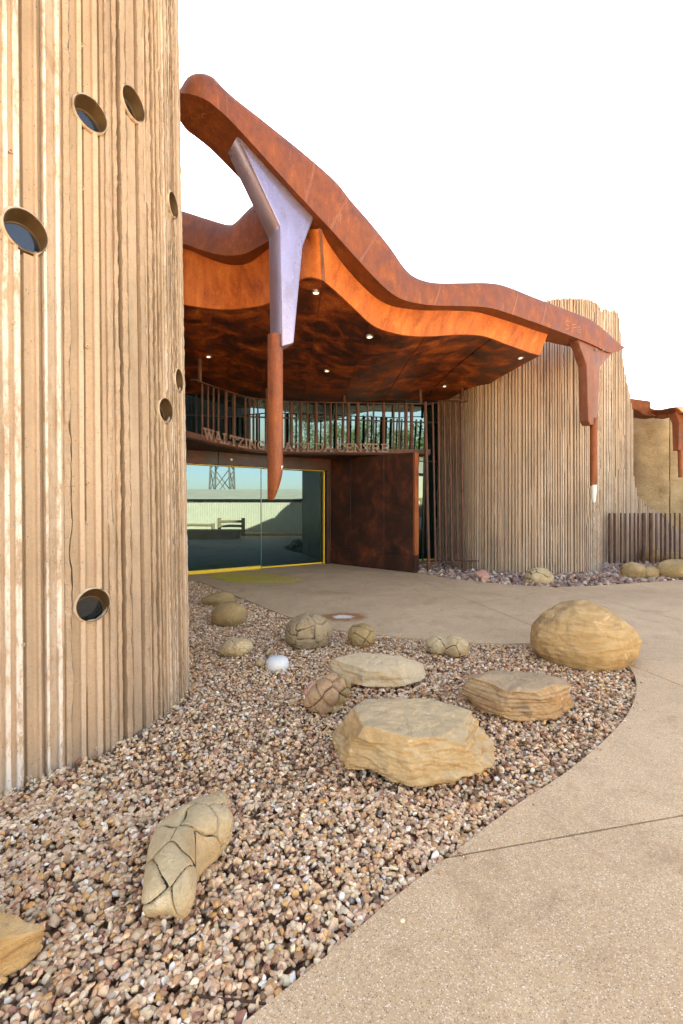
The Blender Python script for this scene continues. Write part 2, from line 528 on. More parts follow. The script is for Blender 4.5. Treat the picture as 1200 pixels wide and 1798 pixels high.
def mat_path():
    k = NT('exposed_aggregate_concrete')
    n0 = k.noise(0.55, 4, 0.6)
    n1 = k.noise(2.3, 6, 0.65, None, 0.5)
    n2 = k.noise(180, 3, 0.6)
    v = k.n('ShaderNodeTexVoronoi', feature='F1')
    v.inputs['Scale'].default_value = 190
    k.l(k.pos, v.inputs['Vector'])
    sep = k.n('ShaderNodeSeparateColor')
    k.l(v.outputs['Color'], sep.inputs[0])
    v2 = k.n('ShaderNodeTexVoronoi', feature='F1')
    v2.inputs['Scale'].default_value = 105
    k.l(k.pos, v2.inputs['Vector'])
    sep2 = k.n('ShaderNodeSeparateColor')
    k.l(v2.outputs['Color'], sep2.inputs[0])
    c = k.mix(k.val(n1, 0.32, 0.7), srgb(190, 154, 114), srgb(214, 178, 136))
    c = k.mix(k.val(n0, 0.42, 0.64, 0, 0.7), c, srgb(176, 142, 104))
    # aggregate grains
    g = k.ramp(sep.outputs[0], [(0.0, srgb(80, 62, 50)), (0.14, srgb(156, 124, 92)), (0.5, srgb(200, 164, 124)), (0.85, srgb(224, 190, 150)), (1.0, srgb(246, 234, 214))])
    c = k.mix(k.mth('MULTIPLY', k.val(v.outputs['Distance'], 0.3, 0.62, 1, 0), 0.8), c, g)
    big = k.mth('MULTIPLY', k.val(v2.outputs['Distance'], 0.16, 0.3, 1, 0), k.val(sep2.outputs[1], 0.66, 0.68))
    c = k.mix(k.mth('MULTIPLY', big, 0.7), c, k.ramp(sep2.outputs[0], [(0, srgb(84, 66, 54)), (0.5, srgb(150, 112, 84)), (1, srgb(228, 216, 200))]))
    # worn stains of the slab itself
    st = k.noise(1.9, 7, 0.78, k.scaled(1, 1, 1, off=(4, 8, 0)), 0.9)
    c = k.mix(k.val(k.mth('ADD', k.mth('MULTIPLY', st, .8), k.mth('MULTIPLY', k.noise(20, 6, .8), .2)), 0.52, 0.66, 0, 0.5), c, srgb(146, 112, 78))
    ws = k.noise(0.8, 6, 0.75, k.scaled(1, 1, 1, off=(14, 2, 0)), 1.6)
    c = k.mix(k.mth('MULTIPLY', k.val(k.mth('ABSOLUTE', k.mth('SUBTRACT', ws, 0.5)), 0.0, 0.010, 1, 0), 0.12), c, srgb(110, 84, 62))
    # rust mark with a white spill in it, on the slab near the gravel
    cx = k.n('ShaderNodeCombineXYZ')
    ctr = G(603, 1083)
    vd = k.n('ShaderNodeVectorMath', operation='SUBTRACT')
    k.l(k.pos, vd.inputs[0])
    vd.inputs[1].default_value = (ctr.x, ctr.y, 0)
    vsx = k.n('ShaderNodeVectorMath', operation='MULTIPLY')
    k.l(vd.outputs[0], vsx.inputs[0])
    vsx.inputs[1].default_value = (1 / 0.34, 1 / 0.26, 0)
    ln = k.n('ShaderNodeVectorMath', operation='LENGTH')
    k.l(vsx.outputs[0], ln.inputs[0])
    rr = k.mth('ADD', ln.outputs['Value'], k.mth('MULTIPLY', k.mth('SUBTRACT', k.noise(9, 4), 0.5), 1.1))
    c = k.mix(k.val(rr, 0.75, 1.15, 0.85, 0), c, srgb(150, 92, 48))
    c = k.mix(k.val(rr, 0.25, 0.55, 0.9, 0), c, srgb(222, 210, 198))
    h = k.mth('ADD', k.mth('MULTIPLY', v.outputs['Distance'], -0.6), k.mth('MULTIPLY', n2, 0.4))
    return k.finish(c, k.val(n1, 0.3, 0.7, 0.72, 0.9), k.bump(h, 0.3, 0.004), 0, 0.3)
M['path'] = mat_path()

def mat_adobe():
    k = NT('rammed_earth')
    n1 = k.noise(1.4, 6, 0.65)
    n2 = k.noise(14, 6, 0.7)
    n3 = k.noise(3.0, 5, 0.6, k.scaled(0.6, 0.6, 1.2))
    f = k.mth('ADD', k.mth('MULTIPLY', n1, 0.5), k.mth('ADD', k.mth('MULTIPLY', n2, 0.25), k.mth('MULTIPLY', n3, 0.25)))
    c = k.ramp(f, [(0.32, srgb(140, 112, 78)), (0.5, srgb(178, 148, 108)), (0.68, srgb(200, 172, 130))])
    nb = k.bump(n2, 0.8, 0.05)
    return k.finish(c, 0.92, k.bump(n3, 0.5, 0.06, nb), 0, 0.2)
M['adobe'] = mat_adobe()

def mat_ground(name, a, b, c3):
    k = NT(name)
    n1 = k.noise(0.35, 6, 0.65)
    n2 = k.noise(14, 5, 0.7)
    f = k.mth('ADD', k.mth('MULTIPLY', n1, 0.6), k.mth('MULTIPLY', n2, 0.4))
    return k.finish(k.ramp(f, [(0.3, a), (0.5, b), (0.7, c3)]), 0.95, k.bump(n2, 0.4, 0.02), 0, 0.2)
M['earth'] = mat_ground('dusty_earth', srgb(150, 116, 84), srgb(178, 146, 110), srgb(196, 166, 130))
M['bed'] = mat_ground('gravel_bedding', srgb(120, 90, 70), srgb(150, 116, 92), srgb(170, 136, 108))
M['shed'] = mat_plain('cream_corrugated_iron', srgb(206, 198, 166), 0.5, 0, 0.06, 2)
M['shed_roof'] = mat_plain('pale_roof_iron', srgb(190, 180, 150), 0.5, 0, 0.1, 1.2)
M['log'] = mat_plain('weathered_log', srgb(150, 130, 90), 0.9, 0, 0.25, 12, 0.4)
M['kerb'] = mat_plain('kerb_concrete', srgb(200, 160, 110), 0.9, 0, 0.1, 3)
M['galv'] = mat_plain('galvanised_steel', srgb(120, 110, 95), 0.6, 0.3, 0.1)
M['bark'] = mat_plain('tree_bark', srgb(110, 92, 70), 0.95, 0, 0.3, 10, 0.5)
def mat_leaf():
    k = NT('gum_leaves')
    n1 = k.noise(1.6, 4, 0.6)
    n2 = k.noise(12, 3, 0.6)
    f = k.mth('ADD', k.mth('MULTIPLY', n1, 0.6), k.mth('MULTIPLY', n2, 0.4))
    return k.finish(k.ramp(f, [(0.3, (0.05, 0.08, 0.02, 1)), (0.5, (0.11, 0.15, 0.035, 1)), (0.7, (0.2, 0.22, 0.06, 1))]), 0.6, None, 0, 0.3)
M['leaf'] = mat_leaf()

# ------------------------------------------------------------------ ground
gm = mesh('ground', [(-600, -600, -0.12), (600, -600, -0.12), (600, 600, -0.12), (-600, 600, -0.12)], [(0, 1, 2, 3)], False)
link('ground', gm, M['earth'], None, 'structure')

# gravel bed outline (the edge of the concrete path)
edge_px = [(425, 1798), (560, 1690), (700, 1570), (800, 1495), (900, 1418), (1000, 1352), (1070, 1292), (1105, 1250), (1118, 1212), (1112, 1180),
           (1085, 1155), (1030, 1138), (950, 1130), (880, 1130), (800, 1127), (700, 1118), (600, 1107), (560, 1098), (500, 1080), (420, 1048), (385, 1034), (357, 1023)]
edge = [(-4.6, -2.35), (-1.75, 0.2)] + [tuple(G(*p)[:2]) for p in edge_px]
edge = [tuple(v[:2]) for v in cr([(x, y, 0) for x, y in edge], 5)]
edge_left = [tuple(G(340, 1021)[:2]), (-3.6, 9.62), (-6.0, 9.2)]
rock_px = [(736, 1006.5), (775, 1013), (830, 1020), (920, 1028), (1000, 1030), (1100, 1025), (1200, 1018)]
rock_front = [tuple(v[:2]) for v in cr([G(*p) for p in rock_px], 5)] + [(10.5, 10.4), (14, 11.4)]
path_poly = edge + edge_left + [(-6.0, 13.6), (1.2, 13.6), (1.70, 11.6)] + rock_front + [(14, -9), (-4.6, -9)]

def split_poly(poly, a, b, gap=0.004):
    """cut a plan polygon along the line a-b, returns the bmesh pieces as vert lists"""
    return None

def path_pieces():
    bm = bmesh.new()
    vs_ = [bm.verts.new((p[0], p[1], 0)) for p in path_poly]
    bm.faces.new(vs_)
    bmesh.ops.triangulate(bm, faces=list(bm.faces))
    cuts = [((790, 1505), (1200, 1432)), ((1118, 1172), (1200, 1205)), ((980, 1033), (1200, 1090)), ((600, 1107), (985, 1030)), ((520, 1003), (735, 998))]
    pieces = [bm]
    for (p, q) in cuts:
        a, b = G(*p), G(*q)
        nrm = Vector((-(b - a).y, (b - a).x, 0)).normalized()
        new = []
        for m in pieces:
            for s in (1, -1):
                c = m.copy()
                geom = list(c.verts) + list(c.edges) + list(c.faces)
                bmesh.ops.bisect_plane(c, geom=geom, plane_co=a + nrm * s * 0.0055, plane_no=nrm * s, clear_inner=True, clear_outer=False, dist=1e-5)
                if len(c.faces) > 0 and sum(f.calc_area() for f in c.faces) > 0.02:
                    new.append(c)
        pieces = new
    # separate the loose islands
    out = []
    for m in pieces:
        bmesh.ops.remove_doubles(m, verts=list(m.verts), dist=1e-5)
        left = set(m.faces)
        while left:
            st = [left.pop()]
            isl = list(st)
            while st:
                f = st.pop()
                for e in f.edges:
                    for g in e.link_faces:
                        if g in left:
                            left.discard(g)
                            st.append(g)
                            isl.append(g)
            area = sum(f.calc_area() for f in isl)
            if area < 0.01:
                continue
            idx = {}
            V, Fs = [], []
            for f in isl:
                fi = []
                for v in f.verts:
                    if v.index not in idx or True:
                        key = (round(v.co.x, 5), round(v.co.y, 5))
                        if key not in idx:
                            idx[key] = len(V)
                            V.append(v.co.copy())
                        fi.append(idx[key])
                Fs.append(fi)
            out.append((V, Fs))
    return out

path_root = empty('concrete_path', (0, 0, 0))
path_root['kind'] = 'structure'
for V, Fs in path_pieces():
    bm = bmesh.new()
    vv = [bm.verts.new(v) for v in V]
    for f in Fs:
        try:
            bm.faces.new([vv[i] for i in f])
        except ValueError:
            pass
    bmesh.ops.recalc_face_normals(bm, faces=bm.faces)
    for f in bm.faces:
        if f.normal.z < 0:
            f.normal_flip()
    r = bmesh.ops.extrude_face_region(bm, geom=list(bm.faces))
    for g in r['geom']:
        if isinstance(g, bmesh.types.BMVert):
            g.co.z -= 0.119
    # the extrusion moved the cap down; the original faces stay on top
    bmesh.ops.recalc_face_normals(bm, faces=bm.faces)
    me = bpy.data.meshes.new('slab')
    bm.to_mesh(me)
    bm.free()
    link('slab', me, M['path'], path_root)

# ------------------------------------------------------------------ fluted concrete walls
def plan_curve(pts, n=24):
    P = cr([(x, y, 0) for x, y in pts], n)
    A = np.array([(p.x, p.y) for p in P])
    seg = np.hypot(*np.diff(A, axis=0).T)
    S = np.concatenate([[0], np.cumsum(seg)])
    T = np.gradient(A, S, axis=0)
    T /= np.linalg.norm(T, axis=1)[:, None]
    return A, S, T

def vnoise(r, z, step):
    n = int(z.max() / step) + 4
    return np.interp(z / step, np.arange(n), r.uniform(-1, 1, n))

def slat(r, a, b, kind, deep, rough=None):
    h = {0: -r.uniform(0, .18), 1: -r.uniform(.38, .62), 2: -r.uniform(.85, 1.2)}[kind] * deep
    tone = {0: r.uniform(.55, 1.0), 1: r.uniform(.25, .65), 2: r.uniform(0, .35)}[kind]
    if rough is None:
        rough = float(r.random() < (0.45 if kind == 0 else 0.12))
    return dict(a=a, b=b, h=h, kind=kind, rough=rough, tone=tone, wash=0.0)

def make_slats(r, s0, s1, wmin, wmax, deep, mid=0.35):
    out = []
    s = s0
    last = 2
    while s < s1:
        if last != 0:
            kind = 0
            w = r.uniform(wmin, wmax)
        else:
            kind = 1 if r.random() < mid else 2
            w = r.uniform(wmin * .8, wmax * .8) if kind == 1 else r.uniform(wmin * .5, wmin * .95)
        if last == 1 and r.random() < 0.3:
            kind, w = 2, r.uniform(wmin * .5, wmin * .9)
        out.append(slat(r, s, s + w, kind, deep))
        last = kind
        s += w
    return out

def fluted(A, S, T, slats, dz, topf, batter, r, side=1, holes=(), hole_r=0.12, deep=0.025, zbot=-0.12):
    """side=+1: outward normal is to the right of the travel direction"""
    Hm = max(topf(0.5 * (q['a'] + q['b'])) for q in slats)
    nrow = int((Hm - zbot) / dz) + 1
    tz = np.linspace(0, 1, nrow)
    cols_s, cols_h, cols_att, tops = [], [], [], []
    e = 0.0028
    wob_prev = None
    zn = tz * Hm
    for i, q in enumerate(slats):
        amp = 0.0006 + (0.0042 if q['rough'] else 0.0)
        wob = amp * (vnoise(r, zn, 0.16) + 0.8 * vnoise(r, zn, 0.04))
        if q['rough'] and r.random() < 0.5:
            wob = wob - np.clip(vnoise(r, zn, 0.35), 0, 1) * 0.008
        if wob_prev is None:
            wob_prev = np.zeros(nrow)
        h = np.full(nrow, q['h'])
        # places where the rib snapped off when the formwork was pulled
        if q['kind'] == 0 and r.random() < (0.65 if q['rough'] else 0.3):
            for _ in range(r.integers(1, 3)):
                za = r.uniform(0, Hm)
                zl = r.uniform(0.15, 1.3)
                m = (zn > za) & (zn < za + zl)
                h = np.where(m, h - deep * 0.45 - 0.004 * vnoise(r, zn, 0.05), h)
        if q['kind'] == 2 and r.random() < 0.45:
            za = r.uniform(0, Hm)
            zl = r.uniform(0.2, 1.2)
            m = (zn > za) & (zn < za + zl)
            h = np.where(m, -deep * 0.35 + 0.004 * vnoise(r, zn, 0.05), h)
        rr = (0.0058 if q['rough'] else 0.0009)
        top = topf(0.5 * (q['a'] + q['b']))
        fr = [0.0, 0.3, 0.7, 1.0]
        a_ = q['a'] + e + wob_prev
        b_ = q['b'] - e + wob
        for f in fr:
            cols_s.append(a_ * (1 - f) + b_ * f)
            cols_h.append(h + rr * (vnoise(r, zn, 0.035) + 0.5 * vnoise(r, zn, 0.1)))
            cols_att.append((q['tone'], q['wash'], q['rough'], 1.0))
            tops.append(top)
        wob_prev = wob
    Sm = np.array(cols_s)          # ncol x nrow
    Hh = np.array(cols_h)
    tops = np.array(tops)
    Z = zbot + tz[None, :] * (tops[:, None] - zbot)
    Sc = np.clip(Sm, S[0], S[-1])
    X = np.interp(Sc, S, A[:, 0])
    Y = np.interp(Sc, S, A[:, 1])
    TX = np.interp(Sc, S, T[:, 0])
    TY = np.interp(Sc, S, T[:, 1])
    nx, ny = (TY, -TX) if side > 0 else (-TY, TX)
    off = Hh - batter * np.clip(Z, 0, None)
    V = np.stack([X + nx * off, Y + ny * off, Z], -1)
    nc = V.shape[0]
    ii, jj = np.meshgrid(np.arange(nc - 1), np.arange(nrow - 1), indexing='ij')
    a = ii * nrow + jj
    Fq = np.stack([a, a + nrow, a + nrow + 1, a + 1], -1).reshape(-1, 4)
    att = np.repeat(np.array(cols_att)[:, None, :], nrow, 1).reshape(-1, 4)
    Vf = V.reshape(-1, 3)
    if len(holes):
        c = Vf[Fq].mean(1)
        keep = np.ones(len(Fq), bool)
        for hc, hr in holes:
            keep &= np.linalg.norm(c - np.array(hc)[None, :], axis=1) > hr
        Fq = Fq[keep]
    if side > 0:
        pass
    else:
        Fq = Fq[:, ::-1]
    return Vf, Fq, att

def split_cols(V, Fq, att, s_of_face_mask):
    Fs = Fq[s_of_face_mask]
    used, inv = np.unique(Fs.ravel(), return_inverse=True)
    return V[used], inv.reshape(-1, 4), att[used]

# --- left tower
lt_pts = [(-5.0, 0.9), (-3.6, 1.25), (-2.75, 1.75), (-2.25, 2.16), (-1.91, 2.545), (-1.763, 2.765), (-1.64, 2.92), (-1.535, 3.08),
          (-1.432, 3.34), (-1.365, 3.6), (-1.34, 3.85), (-1.375, 4.12), (-1.52, 4.45), (-1.85, 4.8), (-2.5, 5.1), (-3.6, 5.25), (-5.0, 5.3)]
A, S, T = plan_curve(lt_pts)
Wall_H = 9.0
BAT = 0.016
r1 = np.random.default_rng(21)

def s_at(px, py):
    """where a sight line meets the battered shell"""
    u = (px - 600.0) / F
    i0, i1 = np.argmin(abs(A[:, 1] - 1.9) + abs(A[:, 0] + 2.55)), np.argmin(abs(A[:, 1] - 3.95) + abs(A[:, 0] + 1.345))
    Ai, Ti = A[i0:i1 + 1], T[i0:i1 + 1]
    z = EYE - (py - HOR) / F * Ai[:, 1]
    X = Ai[:, 0] - Ti[:, 1] * BAT * z
    Y = Ai[:, 1] + Ti[:, 0] * BAT * z
    k = i0 + np.argmin(abs(X / Y - u))
    return S[k], A[k], T[k]

# ribs read off the photograph across the near face (pixels at y = 600, kind, rough, lime wash)
ribs = [(-8, 1, 0, .2), (0, 1, 0, .1), (8, 0, 0, 1), (18, 1, 0, 0), (26, 0, 0, 1), (36, 2, 0, 0), (43, 1, 0, 0), (57, 1, 0, 0), (64, 0, 0, .1), (70, 2, 0, 0), (77, 0, 0, 1), (86, 1, 0, .25), (100, 0, 0, 1), (108, 1, 0, .1),
        (114, 0, 1, 0), (126, 1, 0, 0), (138, 0, 0, .1), (147, 2, 0, 0), (153, 1, 0, 0), (167, 0, 0, .1), (175, 2, 0, 0), (181, 1, 0, 0), (190, 0, 1, .1), (198, 1, 0, 0), (203, 0, 1, 0), (211, 2, 0, 0), (216, 0, 1, 0), (227, 2, 1, 0), (232, 1, 0, .1), (246, 2, 0, 0), (249, 0, 1, 0)]
s_lo = s_at(-8, 600)[0]
s_hi = s_at(258, 600)[0]
slats = make_slats(r1, 0, s_lo, 0.02, 0.04, 0.036)
slats[-1]['b'] = s_lo
for i, (px, kd, rg_, ws) in enumerate(ribs):
    a = s_at(px, 600)[0]
    b = s_at(ribs[i + 1][0], 600)[0] if i + 1 < len(ribs) else s_hi
    q = slat(r1, a, b, kd, 0.036, float(rg_))
    q['wash'] = ws
    slats.append(q)
s_back = S[np.argmin(abs(A[:, 0] + 1.52) + abs(A[:, 1] - 4.45))]
tail = make_slats(r1, s_hi, s_back, 0.016, 0.034, 0.030, 0.6)
tail += make_slats(r1, tail[-1]['b'], S[-1], 0.04, 0.07, 0.030, 0.6)
for q in tail:
    q['wash'] = 0.5 if (q['kind'] == 0 and r1.random() < 0.25) else 0.0
    if q['kind'] == 0 and r1.random() < .4:
        q['rough'] = 1.0
slats += tail
ports_px = [(45, 400, 0.118), (160, 190, 0.105), (234, 177, 0.105), (305, 360, 0.095), (315, 668, 0.095), (291, 720, 0.095), (163, 1063, 0.106)]
ports = []
for (px, py, pr) in ports_px:
    s_, p_, t_ = s_at(px, py)
    n_ = Vector((t_[1], -t_[0], 0)).normalized()
    d_ = p_[1]
    z_ = EYE - (py - HOR) / F * d_
    c_ = Vector((p_[0], p_[1], z_)) - n_ * BAT * z_
    ports.append((c_, n_, Vector((t_[0], t_[1], 0)), pr))
V, Fq, att = fluted(A, S, T, slats, 0.028, lambda s: Wall_H, BAT, r1, 1, [(tuple(c - n * 0.012), pr + 0.004) for c, n, t, pr in ports], deep=0.036)
tower = empty('fluted_concrete_tower', (-3.4, 3.2, 0), 'tall buff fluted concrete tower with round portholes, filling the left edge', 'tower')
# sealed construction joint splits the shell in two panels
s_j = s_at(126, 600)[0]
ncol = len(slats) * 4
nrow = len(V) // ncol
jcol = 4 * next(i for i, q in enumerate(slats) if q['b'] > s_j)
fcol = Fq.min(1) // nrow
for mask in (fcol < jcol - 1, fcol >= jcol):
    v2, f2, a2 = split_cols(V, Fq, att, mask)
    me = np_mesh('wall_panel', v2, f2)
    color_attr(me, 'slat', a2)
    me.set_sharp_from_angle(angle=math.radians(40))
    link('wall_panel', me, M['flute_near'], tower)
# the joint's sealant strip
jv = V.reshape(ncol, nrow, 3)
a_, b_ = jv[jcol - 1], jv[jcol]
nj = Vector((T[np.argmin(abs(S - s_j))][1], -T[np.argmin(abs(S - s_j))][0], 0)).normalized()
rows = []
tj = Vector((-nj.y, nj.x, 0))
for j in range(0, nrow, 3):
    c = Vector(tuple((a_[j] + b_[j]) / 2)) - nj * 0.004
    w = 0.0022 + 0.0022 * mnoise.noise(Vector((0, 0, j * 0.07)))
    o_ = 0.001 + 0.004 * mnoise.noise(Vector((3, 0, j * 0.11)))
    rows.append([c - tj * (w + .004) - nj * 0.02, c - tj * w + nj * o_, c + nj * (o_ + .001), c + tj * w + nj * o_, c + tj * (w + .004) - nj * 0.02])
lobj('joint_sealant', rows, M['sealant'], tower, closed=False)
# top of the tower
topP = [(A[i, 0] - T[i, 1] * (BAT * Wall_H + 0.03), A[i, 1] + T[i, 0] * (BAT * Wall_H + 0.03)) for i in range(0, len(A), 6)]
link('roof_slab', prism_mesh('roof_slab', topP, Wall_H - 0.4, Wall_H - 0.06), M['flute_near'], tower)
back = [(-5.0, 0.9), (-5.0, 5.3)]
mobj('rear_wall', [(-4.99, 0.9, -.12), (-4.99, 5.3, -.12), (-4.99, 5.3, 8.9), (-4.99, 0.9, 8.9)], [(0, 1, 2, 3)], M['flute_near'], tower, smooth=False)
# portholes
for (c, n, t, pr) in ports:
    up = Vector((0, 0, 1))
    axis = (-n * 0.80 - up * 0.60).normalized()
    N = 40
    def ring(rad, off, ax=n, jit=0.0):
        out = []
        for k in range(N):
            a = 2 * math.pi * k / N
            rr = rad * (1 + jit * mnoise.noise(Vector((math.cos(a) * 2.5 + c.x * 9, math.sin(a) * 2.5, c.z * 5))))
            out.append(c + (t * math.cos(a) + up * math.sin(a)) * rr + ax * off)
        return out
    ph = empty('porthole', c)
    ph.parent = tower
    ph.location = c - tower.location
    lobj('mortar_collar', [ring(pr + 0.011, -0.06, n, 0.06), ring(pr + 0.008, -0.006, n, 0.12), ring(pr + 0.004, 0.002, n, 0.03), ring(pr + 0.0015, 0.0035), ring(pr + 0.0015, -0.03)], M['mortar'], ph, caps=False, angle=60)
    lobj('sleeve', [ring(pr + 0.0005, 0.0025), ring(pr - 0.003, 0.0025), ring(pr - 0.003, 0.0), ring(pr - 0.003, 0.22, axis)], M['sleeve'], ph, caps=False, angle=40)
    # retaining ring and glass inside the sleeve
    lobj('retaining_ring', [ring(pr - 0.0035, 0.085, axis), ring(pr - 0.009, 0.085, axis), ring(pr - 0.009, 0.10, axis)], M['sleeve'], ph, caps=False, angle=30)
    rg = ring(pr - 0.0035, 0.095, axis)
    mobj('pane', rg, [tuple(range(N))], M['glass_port'], ph, smooth=False)
# form-tie caps in the grooves
for (px, py) in [(20, 255), (26, 563), (143, 65), (145, 322), (33, 842), (157, 848), (43, 1133), (155, 605), (172, 1315), (52, 1367)]:
    s_, p_, t_ = s_at(px, py)
    n_ = Vector((t_[1], -t_[0], 0)).normalized()
    z_ = EYE - (py - HOR) / F * p_[1]
    c = Vector((p_[0], p_[1], z_)) - n_ * (BAT * z_ + 0.03)
    t = Vector((t_[0], t_[1], 0))
    rws = []
    for rad, off in ((0.013, 0.0), (0.012, 0.027), (0.008, 0.028), (0.0075, 0.016), (0.001, 0.015)):
        rws.append([c + (t * math.cos(2 * math.pi * k / 12) + Vector((0, 0, 1)) * math.sin(2 * math.pi * k / 12)) * rad + n_ * off for k in range(12)])
    lobj('form_tie_cap', rws, M['mortar'], tower, caps=False)

# --- right tower
rt_pts = [(3.6, 17.0), (2.9, 15.6), (2.72, 14.2), (2.82, 13.1), (3.02, 12.2), (3.4, 11.45), (4.1, 10.98), (4.88, 10.85), (5.75, 10.98), (6.4, 11.3), (6.68, 11.75), (6.72, 12.4), (6.5, 13.2)]
A2, S2, T2 = plan_curve(rt_pts)
r2 = np.random.default_rng(5)
sl2 = make_slats(r2, 0, S2[-1], 0.034, 0.058, 0.042, .2)
for q in sl2:
    q['wash'] = 0.5 if (q['kind'] == 0 and r2.random() < 0.35) else 0.0
def top2(s):
    x = np.interp(s, S2, A2[:, 0])
    y = np.interp(s, S2, A2[:, 1])
    base = 6.55 if y > 12.0 else np.interp(x, [3.4, 4.4, 5.2, 6.1, 6.5], [6.2, 6.45, 6.6, 6.68, 6.62])
    return float(base + 0.02 * math.sin(s * 37.0) * math.sin(s * 91.0))
V, Fq, att = fluted(A2, S2, T2, sl2, 0.055, top2, 0.004, r2, 1, deep=0.040)
me = np_mesh('wall', V, Fq)
color_attr(me, 'slat', att)
me.set_sharp_from_angle(angle=math.radians(40))
rt = empty('fluted_concrete_drum', (4.9, 13, 0), 'curved fluted concrete drum under the right end of the rusty canopy', 'tower')
link('wall', me, M['flute_far'], rt)
tp = [(A2[i, 0] - T2[i, 1] * 0.09, A2[i, 1] + T2[i, 0] * 0.09) for i in range(0, len(A2), 6)]
link('roof_slab', prism_mesh('roof_slab', tp, 5.9, 6.12), M['flute_far'], rt)

# --- broken-edged fluted wall behind the drum
def slab_top(x, y):
    px = 600 + x / y * F
    yy = np.interp(px, [1030, 1064, 1066, 1087, 1090, 1098, 1105, 1112, 1114, 1120, 1132, 1146, 1165, 1185, 1230], [543, 543, 545, 545, 575, 650, 680, 720, 835, 868, 884, 894, 905, 925, 960])
    return EYE - (yy - HOR) / F * y
sw_pts = [(6.3, 12.9), (7.0, 12.85), (7.6, 12.95), (8.1, 13.15), (8.8, 13.5), (9.8, 13.9), (11.0, 14.3)]
A3, S3, T3 = plan_curve(sw_pts)
r3 = np.random.default_rng(9)
sl3 = make_slats(r3, 0, S3[-1], 0.034, 0.058, 0.042, .35)
for q in sl3:
    q['wash'] = 0.5 if (q['kind'] == 0 and r3.random() < 0.4) else 0.0
def top3(s):
    x = np.interp(s, S3, A3[:, 0])
    y = np.interp(s, S3, A3[:, 1])
    return float(max(0.15, slab_top(x, y) + r3.uniform(-0.06, 0.06)))
V, Fq, att = fluted(A3, S3, T3, sl3, 0.055, top3, 0.0, r3, 1, deep=0.036)
nrow3 = len(V) // (len(sl3) * 4)
# thickness: a back sheet and the ragged top edge between
off = np.array([0.0, 0.32, 0.0])
Vb = V + off
n0 = len(V)
tops_i = np.arange(len(sl3) * 4) * nrow3 + nrow3 - 1
Fb = Fq[:, ::-1] + n0
Ft = np.stack([tops_i[:-1], tops_i[1:], tops_i[1:] + n0, tops_i[:-1] + n0], -1)
me = np_mesh('fluted_wall', np.concatenate([V, Vb]), np.concatenate([Fq, Fb, Ft]))
color_attr(me, 'slat', np.concatenate([att, att]))
me.set_sharp_from_angle(angle=math.radians(40))
tag(link('fluted_wall', me, M['flute_far']), 'ragged-edged fluted concrete wall stepping down behind the steel post fence', 'wall')

# ------------------------------------------------------------------ unseen hall mass behind the glass, added to block the sun
hall = empty('sun_block_hall', (-6, 20, 0), 'unseen tall hall mass added behind the glazed entrance to block the sun', 'building')
link('wall', prism_mesh('wall', [(-16, 13.6), (0.1, 13.6), (0.1, 34), (-16, 34)], -0.12, 9.1), M['flute_far'], hall)
link('roof', prism_mesh('roof', [(-16.2, 13.5), (0.2, 13.5), (0.2, 34.2), (-16.2, 34.2)], 9.103, 9.25), M['rust_beam'], hall)
link('side_sun_block', prism_mesh('side_sun_block', [(-16, 6.4), (-5.2, 6.4), (-5.2, 13.597), (-16, 13.597)], -0.12, 10.5), M['flute_far'], hall)  # unseen mass on the left, its height set to keep sun off the canopy
link('rear_sun_block', prism_mesh('rear_sun_block', [(3.0, 17.2), (7.6, 17.2), (7.6, 27), (3.0, 27)], -0.12, 8.0), M['flute_far'], hall)  # unseen mass added to keep the sun off the rammed earth wing
link('upper_room', prism_mesh('upper_room', [(0.103, 14.2), (2.7, 14.2), (2.7, 22), (0.103, 22)], -0.12, 5.4), M['flute_far'], hall)

# ------------------------------------------------------------------ canopy
canopy = empty('rusty_steel_canopy', (0.6, 8.5, 4.4), 'sculpted rusted steel canopy with an upswept prow over the entrance', 'canopy')
beamT = [(410, 163), (467, 207), (533, 260), (593, 313), (622, 349), (655, 387), (691, 432), (712, 463), (728, 480), (748, 490), (775, 495), (820, 495), (862, 495), (895, 501), (950, 523), (1017, 549), (1048, 563), (1073, 585), (1096, 608)]
beamB = [(402, 208), (452, 262), (520, 337), (560, 380), (590, 412), (620, 446), (655, 484), (682, 510), (706, 525), (732, 532), (763, 536), (810, 537), (851, 539), (882, 546), (940, 566), (1005, 590), (1040, 604), (1073, 619), (1096, 612)]
TT = [Wc(*p, 6.07) for p in beamT]
BB = [Wc(*p, 6.03) for p in beamB]
TT = cr([TT[0] - LN * 0.22 + Vector((0, 0, .10))] + TT, 6)
BB = cr([BB[0] - LN * 0.22 + Vector((0, 0, .08))] + BB, 6)
def bring(Tp, Bp, w):
    hgt = (Tp - Bp)
    return [Bp, Bp + hgt * 0.35 - NN * 0.012, Bp + hgt * 0.72 - NN * 0.008, Bp + hgt * 0.92 + NN * 0.02, Tp + NN * 0.07 + Vector((0, 0, .012)), Tp + NN * min(0.22, w * .5),
            Tp + NN * w, (Tp * .5 + Bp * .5) + NN * (w + .01), Bp + NN * w]
rows = []
n_ = len(TT)
W0 = 0.56
